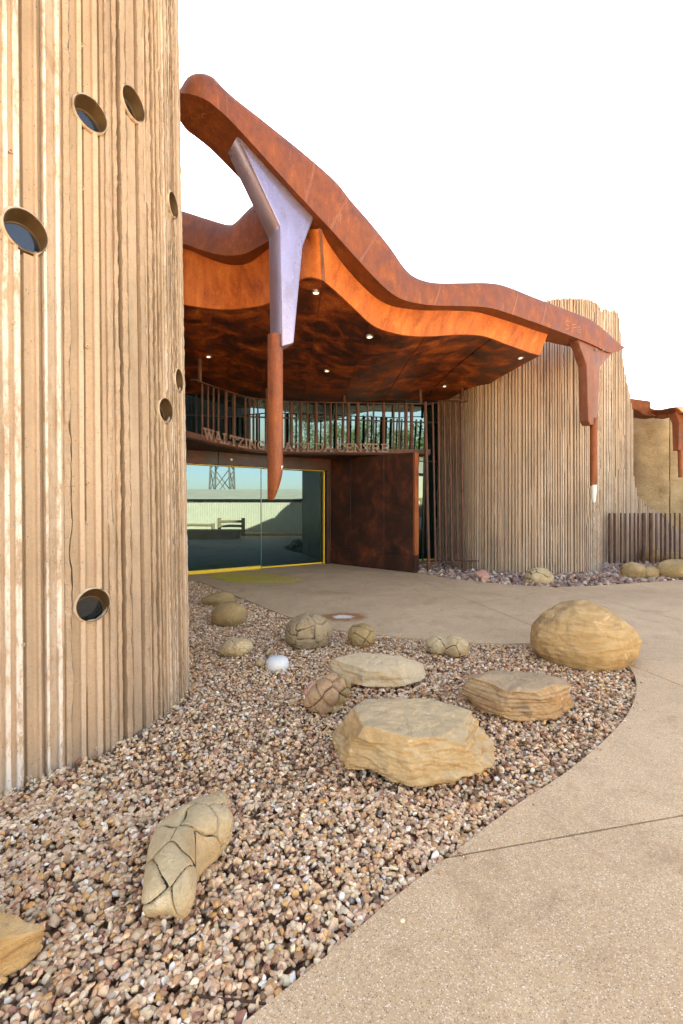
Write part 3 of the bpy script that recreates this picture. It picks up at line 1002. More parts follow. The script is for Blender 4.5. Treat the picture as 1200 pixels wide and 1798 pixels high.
# rounded prow
T0, B0 = TT[0], BB[0]
ext = 0.0
for k in range(9, -1, -1):
    th = math.pi / 2 * k / 9
    cs, sn = max(math.cos(th), 0.02), math.sin(th)
    sh = -LN * (ext + W0 / 2 * sn)
    midz = (T0.z + B0.z) / 2 + 0.03
    Tp, Bp = T0 + sh, B0 + sh
    # rise slightly towards the tip, thin the section out
    Tp.z += 0.03 * sn
    Bp.z += 0.03 * sn
    hz = (Tp.z - Bp.z)
    mz = (Tp.z + Bp.z) / 2
    cz = cs ** 0.45
    Tp.z, Bp.z = mz + hz / 2 * cz, mz - hz / 2 * cz
    c = W0 / 2
    Tp += NN * c * (1 - cs)
    Bp += NN * c * (1 - cs)
    rows.append(bring(Tp, Bp, W0 * cs))
for i in range(n_):
    f = i / (n_ - 1)
    w = W0 if f < 0.80 else W0 * max(0.06, 1 - (f - 0.80) / 0.20 * 0.92)
    w = max(w, 0.05)
    rows.append(bring(TT[i], BB[i], w))
lobj('front_beam', rows, M['rust_beam'], canopy, angle=38)
# welded seams on the beam
for px in (545, 598, 648, 771, 905, 960):
    i = min(range(len(BB)), key=lambda j: abs((600 + (TT[j].x + BB[j].x) / (TT[j].y + BB[j].y) * F) - px))
    ra, rb = bring(TT[i], BB[i], W0), bring(TT[i + 1], BB[i + 1], W0)
    cc_ = sum(ra, Vector()) / len(ra)
    sr = []
    for k in range(0, 4):
        t = (rb[k] - ra[k]).normalized() * 0.020
        o_ = -NN * 0.003
        sr.append([ra[k] - t + o_, ra[k] + o_ * 1.8, ra[k] + t + o_])
    lobj('weld_seam', sr, M['weld'], canopy, closed=False)

# left roof edge, dropping to a valley behind the prow
lT = [W(150, 330, 7.0), W(240, 345, 7.0), W(318, 367, 6.95), W(362, 381, 6.85), W(398, 391, 6.75), W(412, 386, 6.7), W(428, 370, 6.62), W(447, 354, 6.55), W(490, 335, 6.45), W(545, 352, 6.2)]
lB = [W(150, 400, 6.85), W(240, 408, 6.85), W(320, 427, 6.8), W(352, 438, 6.75), W(385, 447, 6.7), W(412, 448, 6.66), W(435, 443, 6.62), W(470, 424, 6.5), W(510, 402, 6.35), W(548, 396, 6.12)]
LT, LB = cr(lT, 6), cr(lB, 6)
rows = []
YY = Vector((0.1, 1, 0)).normalized()
for t, b in zip(LT, LB):
    h = t - b
    rows.append([b, b + h * .4 - YY * .012, b + h * .85 + YY * 0.005, t + YY * .06 + Vector((0, 0, .01)), t + YY * .6, b + YY * .55 + Vector((0, 0, .02))])
lobj('side_beam', rows, M['rust_beam'], canopy, angle=38)
# lower fascia
fb = [W(200, 515, 7.25), W(260, 522, 7.15), W(322, 534, 7.08), W(367, 541, 7.2), W(400, 543, 7.26), W(433, 540, 7.2), W(470, 532, 7.04), W(505, 507, 6.6), W(533, 488, 6.34)]
ft = [W(200, 395, 7.05), W(260, 402, 7.0), W(322, 419, 6.95), W(360, 432, 6.92), W(395, 440, 6.88), W(430, 434, 6.8), W(468, 416, 6.6), W(505, 405, 6.38), W(531, 404, 6.18)]
fbp = [(559, 489), (583, 505), (619, 538), (650, 567), (676, 580), (717, 589), (758, 590), (810, 587), (851, 590), (887, 603), (929, 618), (949, 624)]
ftp = [(554, 402), (577, 408), (625, 447), (660, 484), (690, 512), (722, 526), (763, 532), (815, 533), (852, 535), (895, 548), (942, 564), (967, 576)]
fb += [Wc(*p, 6.55) for p in fbp]
ft += [Wc(*p, 6.2) for p in ftp]
FB, FT = cr(fb, 6), cr(ft, 6)
rows = []
for b, t in zip(FB, FT):
    h = t - b
    o_ = Vector((-h.y, h.x, 0))
    rows.append([b, b + h * .3 + Vector((0, .03, 0)), b + h * .65 + Vector((0, .03, 0)), t, t + Vector((-.01, .06, 0)), b + h * .3 + Vector((-.01, .10, 0)), b + Vector((-.01, .05, .004))])
cut = 10 * 6 - 3
lobj('lower_fascia', rows[:cut], M['rust_fascia'], canopy, angle=38)
lobj('lower_fascia', [[v + (rows[cut - 1][k] - rows[cut - 1][k]) for k, v in enumerate(r_)] for r_ in rows[cut:]], M['rust_fascia'], canopy, angle=38)
# the seam cover between the two fascia sheets
a, b = (FB[cut - 1] + FB[cut]) / 2, (FT[cut - 1] + FT[cut]) / 2
hh = b - a
sm_t = (FB[cut] - FB[cut - 1]).normalized() * 0.75 * (FB[cut] - FB[cut - 1]).length
sr = []
for f in (0.0, 0.3, 0.65, 1.0):
    p = a + hh * f + Vector((0, .03 if 0 < f < 1 else 0, 0)) + Vector((0.004, -0.012, 0))
    sr.append([p - sm_t, p + sm_t, p + sm_t + Vector((0, .03, 0)), p - sm_t + Vector((0, .03, 0))])
lobj('fascia_joint', sr, M['rust_arm'], canopy, angle=30)
# ceiling: panels between the fascia's lower edge and the glazing
nf = len(FB)
back_l, back_r = Vector((-5.0, 12.4, 4.52)), Vector((3.35, 12.6, 4.5))
def fpt(s):
    x = s * (nf - 1)
    i = min(int(x), nf - 2)
    return FB[i].lerp(FB[i + 1], x - i) + Vector((-.005, .03, .004))
def bpt(s):
    p = back_l.lerp(back_r, s)
    return p + Vector((0, 0, 0.05 * math.sin(s * 9)))
def cpt(s, t):
    a, b = fpt(s), bpt(s)
    p = a.lerp(b, t)
    p.z += 0.10 * math.sin(math.pi * t) * math.sin(s * 8 + 1.0)
    return p
s_cuts = [0.0, 0.16, 0.33, 0.47, 0.60, 0.74, 0.87, 1.0]
t_cuts = [0.0, 0.36, 0.70, 1.0]
for a in range(len(s_cuts) - 1):
    for b in range(len(t_cuts) - 1):
        s0, s1 = s_cuts[a] + (0.0008 if a else 0), s_cuts[a + 1] - 0.0008
        t0, t1 = t_cuts[b] + (0.0012 if b else 0), t_cuts[b + 1] - 0.0012
        ns, nt = 8, 6
        lo, Fs = [], []
        dzp = 0.003 * ((a * 7 + b * 3) % 3)
        for i in range(ns + 1):
            for j in range(nt + 1):
                lo.append(cpt(s0 + (s1 - s0) * i / ns, t0 + (t1 - t0) * j / nt) + Vector((0, 0, dzp)))
        nl = len(lo)
        hi = [v + Vector((0, 0, .02)) for v in lo]
        for i in range(ns):
            for j in range(nt):
                q = i * (nt + 1) + j
                Fs.append((q, q + 1, q + nt + 2, q + nt + 1))
                Fs.append((q + nl, q + nt + 1 + nl, q + nt + 2 + nl, q + 1 + nl))
        for i in range(ns):
            for q in (i * (nt + 1), i * (nt + 1) + nt):
                Fs.append((q, q + nt + 1, q + nt + 1 + nl, q + nl))
        for j in range(nt):
            for q in (j, ns * (nt + 1) + j):
                Fs.append((q, q + 1, q + 1 + nl, q + nl))
        me = mesh('ceiling_panel', lo + hi, Fs, False)
        fix_normals(me)
        me.polygons.foreach_set('use_smooth', [True] * len(me.polygons))
        me.set_sharp_from_angle(angle=math.radians(35))
        link('ceiling_panel', me, M['rust_ceiling'], canopy)
# closing plate over the panel joints and the roof skin
NS, NTT = 40, 10
rows = [[cpt(i / NS, j / NTT) + Vector((0, 0, .07)) for j in range(NTT + 1)] for i in range(NS + 1)]
lobj('ceiling_backing', rows, M['black_steel'], canopy, closed=False)
def rpt(s, t):
    a = fpt(s)
    a = Vector((a.x, a.y, FT[min(int(s * (nf - 1)), nf - 1)].z + 0.25))
    b = bpt(s) + Vector((0, 1.5, 1.3))
    return a.lerp(b, t)
rows = [[rpt(i / NS, j / NTT) for j in range(NTT + 1)] for i in range(NS + 1)]
lobj('roof_skin', rows, M['rust_beam'], canopy, closed=False)
# right-hand upstand of the soffit
rows = []
for j in range(0, 11):
    p = cpt(1.0, j / 10)
    k = 0.10 + 0.05 * math.sin(j * 0.9)
    rows.append([p + Vector((.002, -.0, -.004)), p + Vector((.06, 0, k)), p + Vector((.03, 0, k + .02)), p + Vector((-.03, 0, .03))])
lobj('end_fascia', rows, M['rust_fascia'], canopy, angle=30)

# downlights
dense = [(s / 160, t / 80) for s in range(161) for t in range(81)]
dp = [(cpt(s, t)) for s, t in dense]
for (px, py) in [(554, 511), (648, 591), (368, 626), (576, 651), (780, 677), (915, 628)]:
    c = min(dp, key=lambda v: (600 + v.x / v.y * F - px) ** 2 + (HOR - (v.z - EYE) / v.y * F - py) ** 2)
    N = 20
    def rg(rad, z):
        return [c + Vector((math.cos(2 * math.pi * k / N) * rad, math.sin(2 * math.pi * k / N) * rad, z)) for k in range(N)]
    dl = lobj('downlight', [rg(.058, .01), rg(.056, -.016), rg(.04, -.02), rg(.036, -.004)], M['chrome'], canopy, caps=False)
    mobj('lens', [v for v in rg(.037, -.008)], [tuple(range(N))], M['lamp'], dl, smooth=False)
    for v in dl.children:
        v.location = (0, 0, 0)

# --- the two clawed struts
def claw(front_px, c_plane, thick, pipe_px, pipe_top, pipe_bot, pipe_w, cut_k, mats, taper_top, lens_long):
    root = empty('strut', (0, 0, 0))
    fr = [Wc(x, y, c_plane) for x, y in front_px]
    bk = [p + NN * thick for p in fr]
    # taper the plate inwards at its lower end
    zmin = min(p.z for p in fr)
    bm = bmesh.new()
    f_ = [bm.verts.new(p) for p in fr]
    b_ = [bm.verts.new(p) for p in bk]
    n = len(fr)
    bm.faces.new(f_)
    bm.faces.new(list(reversed(b_)))
    for i in range(n):
        bm.faces.new((f_[i], f_[(i + 1) % n], b_[(i + 1) % n], b_[i]))
    bmesh.ops.recalc_face_normals(bm, faces=bm.faces)
    bmesh.ops.bevel(bm, geom=list(bm.edges), offset=0.028 * thick / 0.35, segments=3, affect='EDGES', profile=0.5)
    me = bpy.data.meshes.new('arm')
    bm.to_mesh(me)
    bm.free()
    me.polygons.foreach_set('use_smooth', [True] * len(me.polygons))
    me.set_sharp_from_angle(angle=math.radians(28))
    root.parent = canopy
    root.location = -canopy.location
    arm = link('arm', me, mats[0], root)
    d_p = c_plane / (1 - SL * (pipe_px - 600) / F) + thick * 0.40
    r = pipe_w / F * d_p / 2
    cx, cy = (pipe_px - 600) / F * d_p, d_p
    zt = EYE - (pipe_top - HOR) / F * d_p
    zb = EYE - (pipe_bot - HOR) / F * d_p
    N = 28
    rws = []
    L = 0.42 * r / 0.095
    for f in (0, 0.02, 0.5, 1.0):
        z = zt + 0.12 + (zb + L - zt - 0.12) * f
        rws.append([Vector((cx + r * math.cos(2 * math.pi * k / N), cy + r * math.sin(2 * math.pi * k / N), z)) for k in range(N)])
    # quill-like tip: the right-hand side is cut away
    for f in (0.2, 0.4, 0.6, 0.8, 0.93, 1.0):
        z = zb + L * (1 - f)
        ring = []
        for k in range(N):
            a = 2 * math.pi * k / N
            xo, yo = r * math.cos(a), r * math.sin(a)
            lim = r * (1 - cut_k * f ** 1.6)
            yo *= (1 - 0.35 * f * f)
            ring.append(Vector((cx + min(xo, lim), cy + yo, z)))
        rws.append(ring)
    lobj('pipe', rws, mats[1], root, angle=40)
    # lamp lens set in the cut face
    zl0, zl1 = (zb + L * 1.0, zb + L * 0.72) if not lens_long else (zb + 0.02, zb - 0.36)
    lr = []
    for f in (0, .15, .5, .85, 1):
        z = zl0 + (zl1 - zl0) * f
        if lens_long:
            rad = r * (0.80 - 0.35 * f * f)
            cc = Vector((cx + 0.0, cy, z))
        else:
            rad = r * 0.22 * (1 - 0.5 * f)
            cc = Vector((cx + r * (0.86 - 0.30 * f), cy - r * 0.3, z))
        lr.append([cc + Vector((rad * math.cos(2 * math.pi * k / 14), rad * math.sin(2 * math.pi * k / 14), 0)) for k in range(14)])
    lobj('lamp_lens', lr, M['white_dome'], root, angle=60)
    # collar between plate and pipe
    return root

claw([(410, 222), (480, 290), (556, 371), (533, 432), (517, 603), (495, 609), (492, 396)], 6.13, 0.34, 483.5, 606, 878, 27, 1.3, (M['scale_steel'], M['rust_pipe']), 0, False)
s2 = claw([(1014, 594), (1077, 618), (1054, 645), (1051, 728), (1048, 746), (1038, 746), (1034, 738), (1031, 640)], 6.09, 0.19, 1043, 744, 853, 12.5, 0.5, (M['rust_arm'], M['rust_pipe']), 0, True)
# small spots under the right-hand arm
for px in (1047, 1059):
    c = Wc(px, 613, 6.06)
    tube('spot', [c, c + Vector((0, -0.02, -0.03))], [0.022, 0.026], M['chrome'], canopy, 10)

# chalk marks left by the erectors
M['chalk'] = mat_plain('chalk', srgb(196, 128, 92), 0.9, 0, 0.2, 40)
def pathsegs(pts):
    return [(pts[i], pts[i + 1]) for i in range(len(pts) - 1)]
spg = [[(1004, 568), (998, 566), (996, 571), (1002, 575), (1003, 580), (996, 581)], [(1009, 586), (1008, 573), (1015, 572), (1016, 577), (1009, 579)], [(1023, 577), (1018, 577), (1017, 585), (1022, 587), (1024, 582), (1019, 582)]]
def chalk(pts, conv, nrm, w=.0035):
    P = [conv(*p) for p in pts]
    V, Fs = [], []
    for i, p in enumerate(P):
        t = (P[min(i + 1, len(P) - 1)] - P[max(i - 1, 0)]).normalized()
        sd2 = t.cross(nrm).normalized() * w
        V += [p - sd2, p + sd2]
        if i:
            k = 2 * i
            Fs.append((k - 2, k - 1, k + 1, k))
    return mobj('chalk_mark', V, Fs, M['chalk'], canopy, smooth=False)
for l_ in spg:
    chalk(l_, lambda x, y: Wc(x - 3, y - 3, 5.998), NN)
def under(x, y):
    # underside of the prow
    z = BB[0].z
    d = (z - EYE) * F / (HOR - y)
    return Vector(((x - 600) / F * d, d, z))
spg2 = [[(363, 198), (355, 199), (355, 205), (363, 206), (364, 211), (357, 213)], [(370, 218), (366, 205), (373, 206), (374, 212), (369, 213)], [(383, 212), (377, 214), (378, 222), (384, 222), (385, 218)]]
for l_ in spg2:
    chalk(l_, lambda x, y: under(x, y) - Vector((0, 0, .006)), Vector((0, 0, 1)), .003)

# ------------------------------------------------------------------ entrance portal
portal = empty('entrance_portal', (-1.5, 12, 0), 'dark rusted steel entrance portal with side wall and header around the doors', 'entrance')
D0, D1 = Vector((-3.6, 10.67, 0)), Vector((-0.48, 12.8, 0))
dt = (D1 - D0).normalized()
dn = Vector((dt.y, -dt.x, 0))
Dl = D0 - dt * 1.6
UP = Vector((0, 0, 1))
Dlen = (D1 - Dl).length
# header plates (two, with a joint)
hz0, hz1 = 2.62, 2.93
cut_h = (W(381, 810, 11.1) - Dl).dot(dt)
for a, b in ((0, cut_h - .004), (cut_h + .004, Dlen + 0.16)):
    bevel_box('header_plate', Dl + dt * (a + b) / 2 + UP * (hz0 + hz1) / 2 + dn * 0.02, dt * (b - a) / 2, dn * .05, UP * (hz1 - hz0) / 2, M['rust_dark'], portal)
tube('sensor', [Dl + dt * (cut_h + 0.32) + UP * 2.76 + dn * .06, Dl + dt * (cut_h + 0.32) + UP * 2.76 + dn * .1], .028, M['white_dome'], portal, 10)
bevel_box('jamb', D1 + dt * 0.095 + UP * 1.31 + dn * 0.02, dt * .065, dn * .05, UP * 1.308, M['rust_dark'], portal)
# return wall of rusted plates
R0, R1 = Vector((-0.30, 12.86, 0)), Vector((1.745, 11.06, 0))
rtv = (R1 - R0).normalized()
rn = Vector((rtv.y, -rtv.x, 0))
if rn.y > 0:
    rn = -rn
Rl = (R1 - R0).length
cs = [0, Rl * 0.27, Rl * 0.68, Rl]
zc = [0.0, 0.42, 2.93]
for i in range(3):
    for j in range(2):
        a, b, z0, z1 = cs[i] + .003, cs[i + 1] - .003, zc[j] + .003, zc[j + 1] - .003
        bevel_box('wall_plate', R0 + rtv * (a + b) / 2 + UP * (z0 + z1) / 2 - rn * (0.004 * ((i + j) % 2)), rtv * (b - a) / 2, rn * .012, UP * (z1 - z0) / 2, M['rust_dark'], portal)
bevel_box('wall_core', R0 + rtv * (Rl / 2 + .02) + UP * 1.46 - rn * 0.09, rtv * (Rl / 2 - 0.01), rn * .07, UP * 1.46, M['black_steel'], portal)
bevel_box('wall_edge', R1 + rtv * .028 + UP * (0.42 + 2.93) / 2 - rn * 0.075, rtv * .025, rn * .088, UP * (2.93 - 0.426) / 2, M['rust_pipe'], portal)
bevel_box('wall_edge', R1 + rtv * .028 + UP * 0.21 - rn * 0.075, rtv * .025, rn * .088, UP * 0.21, M['rust_dark'], portal)
# soffit and balcony deck
ledge_px = [(325, 765), (380, 778), (430, 788), (470, 792), (520, 794), (640, 795), (757, 796)]
LZ = 2.97
ledge = [W(x, y, F * (LZ - EYE) / (HOR - y)) for x, y in ledge_px]
ledge = [Vector((-3.55, 7.0, LZ)), Vector((-3.3, 7.9, LZ))] + ledge
LE = cr(ledge, 5)
deck_poly = [(p.x, p.y) for p in LE] + [(2.15, 12.0), (1.2, 12.6), (-0.3, 13.3), (-5.1, 13.3), (-5.1, 7.0)]
balcony = empty('balcony', (-0.5, 11.2, 2.95), 'balcony with rusted steel ledge and irregular upright bars above the doors', 'balcony')
link('soffit', prism_mesh('soffit', [((p[0]) * 1.0 - 0.02 * (i < 1), p[1] + 0.10) for i, p in enumerate(deck_poly)], 2.933, 2.958), M['rust_dark'], balcony)
link('deck', prism_mesh('deck', deck_poly, 2.96, 2.985), M['rust_post'], balcony)
# kerb plate along the deck edge
rows = []
for p in LE[6:]:
    q = p + Vector((0.0, 0.06, 0))
    rows.append([q + UP * .018, q + UP * .11, q + UP * .11 + Vector((0, .012, 0)), q + UP * .018 + Vector((0, .012, 0))])
lobj('kerb_plate', rows, M['rust_post'], balcony, angle=30)

def at_ledge(px):
    best = min(range(len(LE)), key=lambda i: abs(600 + LE[i].x / LE[i].y * F - px))
    i = best
    f = lambda k: 600 + LE[k].x / LE[k].y * F
    j = i + 1 if (f(i) < px and i < len(LE) - 1) else i - 1
    t = (px - f(i)) / (f(j) - f(i))
    p = LE[i].lerp(LE[j], t)
    return p + Vector((0.0, 0.12, 0))
def rail_z(px):
    return float(np.interp(px, [325, 350, 470, 760, 820], [4.10, 4.13, 4.24, 4.24, 4.26]))
# rail: a flat plate
rp = [at_ledge(px) for px in range(335, 756, 14)]
rp = [Vector((p.x, p.y, rail_z(600 + p.x / p.y * F))) for p in rp] + [W(790, 703, 11.6), W(822, 704.5, 11.75)]
rows = []
for i, p in enumerate(rp):
    t = (rp[min(i + 1, len(rp) - 1)] - rp[max(i - 1, 0)])
    s = Vector((-t.y, t.x, 0)).normalized() * 0.05
    rows.append([p - s, p + s, p + s + UP * .022, p - s + UP * .022])
lobj('top_rail', rows, M['rust_post'], balcony, angle=30)
sc = lambda x: 310 + x / 2.6667
bars = [(112, .022), (140, .019), (166, .019), (190, .019), (225, .036), (264, .036), (318, .022), (338, .022), (358, .02), (377, .02), (415, .03),
        (452, .02), (476, .03), (507, .02), (535, .045), (583, .024), (613, .024), (653, .045), (695, .024), (723, .024), (748, .024), (780, .024), (805, .045), (851, .045), (897, .024), (925, .024), (973, .043), (1020, .026), (1047, .026), (1078, .045), (1105, .045)]
for x, r in bars:
    px = sc(x)
    p = at_ledge(px)
    tube('bar', [Vector((p.x, p.y, 2.985)), Vector((p.x, p.y, rail_z(px)))], r, M['rust_post'], balcony, 12)
for px, r in ((348, .04), (467, .04), (605, .048), (740, .048)):
    p = at_ledge(min(px, 750))
    z = rail_z(px)
    tube('ceiling_stub', [Vector((p.x, p.y, z + .022)), Vector((p.x, p.y, 4.62))], r, M['rust_post'], balcony, 12)

# tall bar screen beside the portal
screen = empty('bar_screen', (2.6, 11.6, 0), 'tall screen of thin leaning rusted bars between portal and fluted drum', 'screen')
for i, (xt, xb, r) in enumerate([(747, 753, .042), (760, 765, .025), (770, 773, .025), (780, 784, .025), (790, 794, .025), (800, 804, .025), (810, 814, .034)]):
    f = (xt - 747) / 63
    dT = 11.47 + .22 * f
    dB = 11.35 + .10 * f
    top = W(xt, 700, dT)
    top.z = 4.24
    yb = 986.5 - 2.5 * f
    bot = W(xb, yb, dB)
    tube('bar', [bot, top], r, M['rust_post'], screen, 12)
    if i in (0, 6):
        tube('leg', [Vector((bot.x, bot.y, -.1)), bot - UP * 0.012], r * 1.25, M['rust_post'], screen, 12)
a, b = W(743, 987.5, 11.33), W(842, 984.5, 11.47)
ax = (b - a) / 2
bevel_box('bottom_rail', (a + b) / 2, ax, Vector((-ax.y, ax.x, 0)).normalized() * .05, UP * .011, M['rust_post'], screen, 0.003)
p = W(812, 700, 11.7)
tube('ceiling_stub', [Vector((p.x, p.y, 4.285)), Vector((p.x, p.y, 4.65))], .042, M['rust_post'], screen, 12)

# sliding glass doors
doors = empty('sliding_glass_doors', (-2, 11.8, 0), 'pair of dark tinted glass sliding doors edged in yellow', 'door')
cutd = (Vector((-1.96, 11.8, 0)) - Dl).dot(dt)
u_ = (457 - 600) / F
# distance along the door line where it crosses the photograph's meeting stile
k_ = (u_ * Dl.y - Dl.x) / (dt.x - u_ * dt.y)
k_r = ((567 - 600) / F * Dl.y - Dl.x) / (dt.x - (567 - 600) / F * dt.y)
def leaf(a, b, off, botr):
    o = dn * off
    pn = bevel_box('door_leaf', Dl + dt * (a + b) / 2 + UP * (botr + 2.58) / 2 + o, dt * (b - a) / 2, dn * .006, UP * (2.58 - botr) / 2, M['glass'], doors, 0.001)
    bevel_box('bottom_rail', Dl + dt * (a + b) / 2 + UP * (botr / 2 + .008) + o, dt * (b - a) / 2, dn * .02, UP * (botr / 2 - .006), M['yellow'], doors, 0.002)
    return pn
leaf(0, k_ - .012, .05, .095)
leaf(k_ + .025, k_r - .02, -.03, .05)
bevel_box('meeting_stile', Dl + dt * (k_ + .004) + UP * 1.3 + dn * .045, dt * .012, dn * .016, UP * 1.28, M['glass_edge'], doors, 0.002)
bevel_box('top_trim', Dl + dt * k_r / 2 + UP * 2.60 + dn * .06, dt * (k_r / 2), dn * .02, UP * .007, M['yellow'], doors, 0.002)
bevel_box('side_trim', Dl + dt * (k_r + .006) + UP * 1.29 + dn * .05, dt * .012, dn * .03, UP * 1.29, M['yellow'], doors, 0.002)
bevel_box('reveal', Dl + dt * Dlen / 2 + UP * 1.3 - dn * .12, dt * Dlen / 2, dn * .03, UP * 1.3, M['black_steel'], doors, 0)

# glazing above and beside the portal, leaning out at the head
glz = empty('glazed_wall', (-1, 12.6, 2.9), 'leaning dark glazed wall with black mullions behind the bars', 'window wall')
U0, U1 = Vector((-5.2, 11.9, 0)), Vector((3.02, 13.25, 0))
ut = (U1 - U0).normalized()
un = Vector((ut.y, -ut.x, 0))
tilt = math.radians(3.4)
gup = (UP * math.cos(tilt) + un * math.sin(tilt)).normalized()
gnv = ut.cross(gup).normalized()
if gnv.dot(un) < 0:
    gnv = -gnv
Ul = (U1 - U0).length
def gp(k, z):
    return U0 + ut * k + gup * z - un * 0.25
ms = [0.4, 1.35, 2.3, 3.2, 4.1, 4.95, 5.75, 6.5, 7.15, 7.72, 8.28]
for i in range(len(ms) - 1):
    a, b = ms[i], ms[i + 1]
    z0 = 3.0 if i < 8 else 0.06
    zs = [z0, 4.05, 4.62] if i < 8 else [0.06, 2.93, 4.05, 4.62]
    for j in range(len(zs) - 1):
        bevel_box('pane', (gp((a + b) / 2, (zs[j] + zs[j + 1]) / 2)), ut * ((b - a) / 2 - .02), gnv * .006, gup * ((zs[j + 1] - zs[j]) / 2 - .015), M['glass'], glz, 0.001)
    for j in range(1, len(zs) - 1):
        bevel_box('transom', gp((a + b) / 2, zs[j]) + gnv * .004, ut * ((b - a) / 2 - .028), gnv * .03, gup * .018, M['black_steel'], glz, 0.001)
    if i == 9 or i == 8:
        bevel_box('sill_trim', gp((a + b) / 2, 0.05), ut * ((b - a) / 2), gnv * .03, gup * .02, M['yellow'], glz, 0.001)
for i, k in enumerate(ms):
    z0 = 3.0 if i < 8 else 0.0
    bevel_box('mullion', gp(k, (z0 + 4.64) / 2), ut * .024, gnv * .036, gup * ((4.64 - z0) / 2), M['black_steel'], glz, 0.001)
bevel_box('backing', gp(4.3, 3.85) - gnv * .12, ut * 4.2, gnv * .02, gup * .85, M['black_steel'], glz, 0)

# ------------------------------------------------------------------ lettering on the balcony edge
def arc(cx, cy, rx, ry, a0, a1, n=9):
    return [(cx + rx * math.cos(math.radians(a0 + (a1 - a0) * i / n)), cy + ry * math.sin(math.radians(a0 + (a1 - a0) * i / n))) for i in range(n + 1)]
def ps(pts):
    return [(pts[i], pts[i + 1]) for i in range(len(pts) - 1)]
def ser(x, y, l=.13, r=.13):
    return [((x - l, y), (x + r, y))]
E_ = .075
GL = {
    'W': (1.10, ps([(.1, .93), (.32, .06), (.55, .9), (.78, .06), (1.0, .93)]) + ser(.1, .93) + ser(1.0, .93) + ser(.55, .93)),
    'A': (0.92, ps([(.12, .07), (.45, .93), (.78, .07)]) + [((.26, .36), (.64, .36))] + ser(.12, .07) + ser(.78, .07) + ser(.42, .93, .12, .08)),
    'L': (0.76, [((.2, .07), (.2, .93)), ((.06, .07), (.66, .07)), ((.66, .02), (.66, .32))] + ser(.2, .93)),
    'T': (0.82, [((.4, .07), (.4, .93)), ((.04, .93), (.76, .93)), ((.06, .98), (.06, .68)), ((.74, .98), (.74, .68))] + ser(.4, .07)),
    'Z': (0.76, ps([(.08, .93), (.66, .93), (.08, .07), (.68, .07)]) + [((.08, .98), (.08, .70)), ((.68, .02), (.68, .30))]),
    'I': (0.42, [((.2, .07), (.2, .93))] + ser(.2, .07, .16, .16) + ser(.2, .93, .16, .16)),
    'N': (0.94, ps([(.16, .07), (.16, .93), (.74, .07), (.74, .93)]) + ser(.16, .07) + ser(.16, .93, .13, .05) + ser(.74, .93)),
    'G': (0.88, ps(arc(.46, .5, .36, .43, 48, 318, 12)) + [((.74, .42), (.74, .07)), ((.50, .42), (.86, .42)), ((.72, .98), (.72, .70))]),
    'M': (1.06, ps([(.16, .07), (.16, .93), (.52, .2), (.88, .93), (.88, .07)]) + ser(.16, .07) + ser(.88, .07) + ser(.14, .93, .1, .05) + ser(.9, .93, .05, .1)),
    'D': (0.88, [((.2, .07), (.2, .93))] + ps([(.06, .93), (.4, .93)] + arc(.42, .5, .36, .43, 80, -80, 8) + [(.4, .07), (.06, .07)])),
    'C': (0.86, ps(arc(.46, .5, .36, .43, 48, 312, 12)) + [((.72, .98), (.72, .68))]),
    'E': (0.80, [((.2, .07), (.2, .93)), ((.06, .93), (.68, .93)), ((.06, .07), (.7, .07)), ((.2, .52), (.5, .52)), ((.68, .98), (.68, .70)), ((.70, .02), (.70, .32)), ((.5, .64), (.5, .40))]),
    'R': (0.92, [((.2, .07), (.2, .93)), ((.2, .48), (.46, .48)), ((.46, .48), (.76, .07))] + ps([(.06, .93), (.44, .93)] + arc(.44, .705, .24, .225, 80, -80, 6)) + ser(.2, .07) + ser(.78, .07, .08, .12)),
}
sign = empty('lettering_sign', (-0.5, 11.2, 2.99), 'raised slab-serif steel letters reading WALTZING MATILDA CENTRE along the balcony ledge', 'sign')
def put_letter(ch, pxa, pxb, hgt):
    adv, segs = GL[ch]
    A_ = at_ledge(pxa) + Vector((0, -.105, 0))
    B_ = at_ledge(pxb) + Vector((0, -.105, 0))
    ux = (B_ - A_)
    ux.z = 0
    wid = ux.length
    ux.normalize()
    nf_ = Vector((ux.y, -ux.x, 0))
    A_ = Vector((A_.x, A_.y, 2.99))
    V, Fs = [], []
    for i, (p, q) in enumerate(segs):
        P = A_ + ux * p[0] / adv * wid + UP * p[1] * hgt
        Q = A_ + ux * q[0] / adv * wid + UP * q[1] * hgt
        t = (Q - P)
        L = t.length
        t.normalize()
        s = t.cross(nf_).normalized()
        vv, ff = box_geo((P + Q) / 2, t * (L / 2 + .008), s * (E_ * hgt), nf_ * (0.012 + 0.0006 * (i % 9)))
        k = len(V)
        V += vv
        Fs += [tuple(x + k for x in f) for f in ff]
    o = mobj('letter', V, Fs, M['rust_letter'], sign, smooth=False)
    return o
def word(txt, px0, px1, h0, h1):
    tot = sum(GL[c][0] if c != ' ' else .45 for c in txt)
    x = 0
    for c in txt:
        w = GL[c][0] if c != ' ' else .45
        if c != ' ':
            f = (x + w / 2) / tot
            put_letter(c, px0 + (px1 - px0) * x / tot, px0 + (px1 - px0) * (x + w * .97) / tot, h0 + (h1 - h0) * f)
        x += w
sg = lambda x: 310 + x / 2.6667
word('WALTZING', sg(127), sg(415), .245, .215)
word('MATILDA', sg(450), sg(735), .215, .215)
word('CENTRE', sg(752), sg(995), .215, .215)

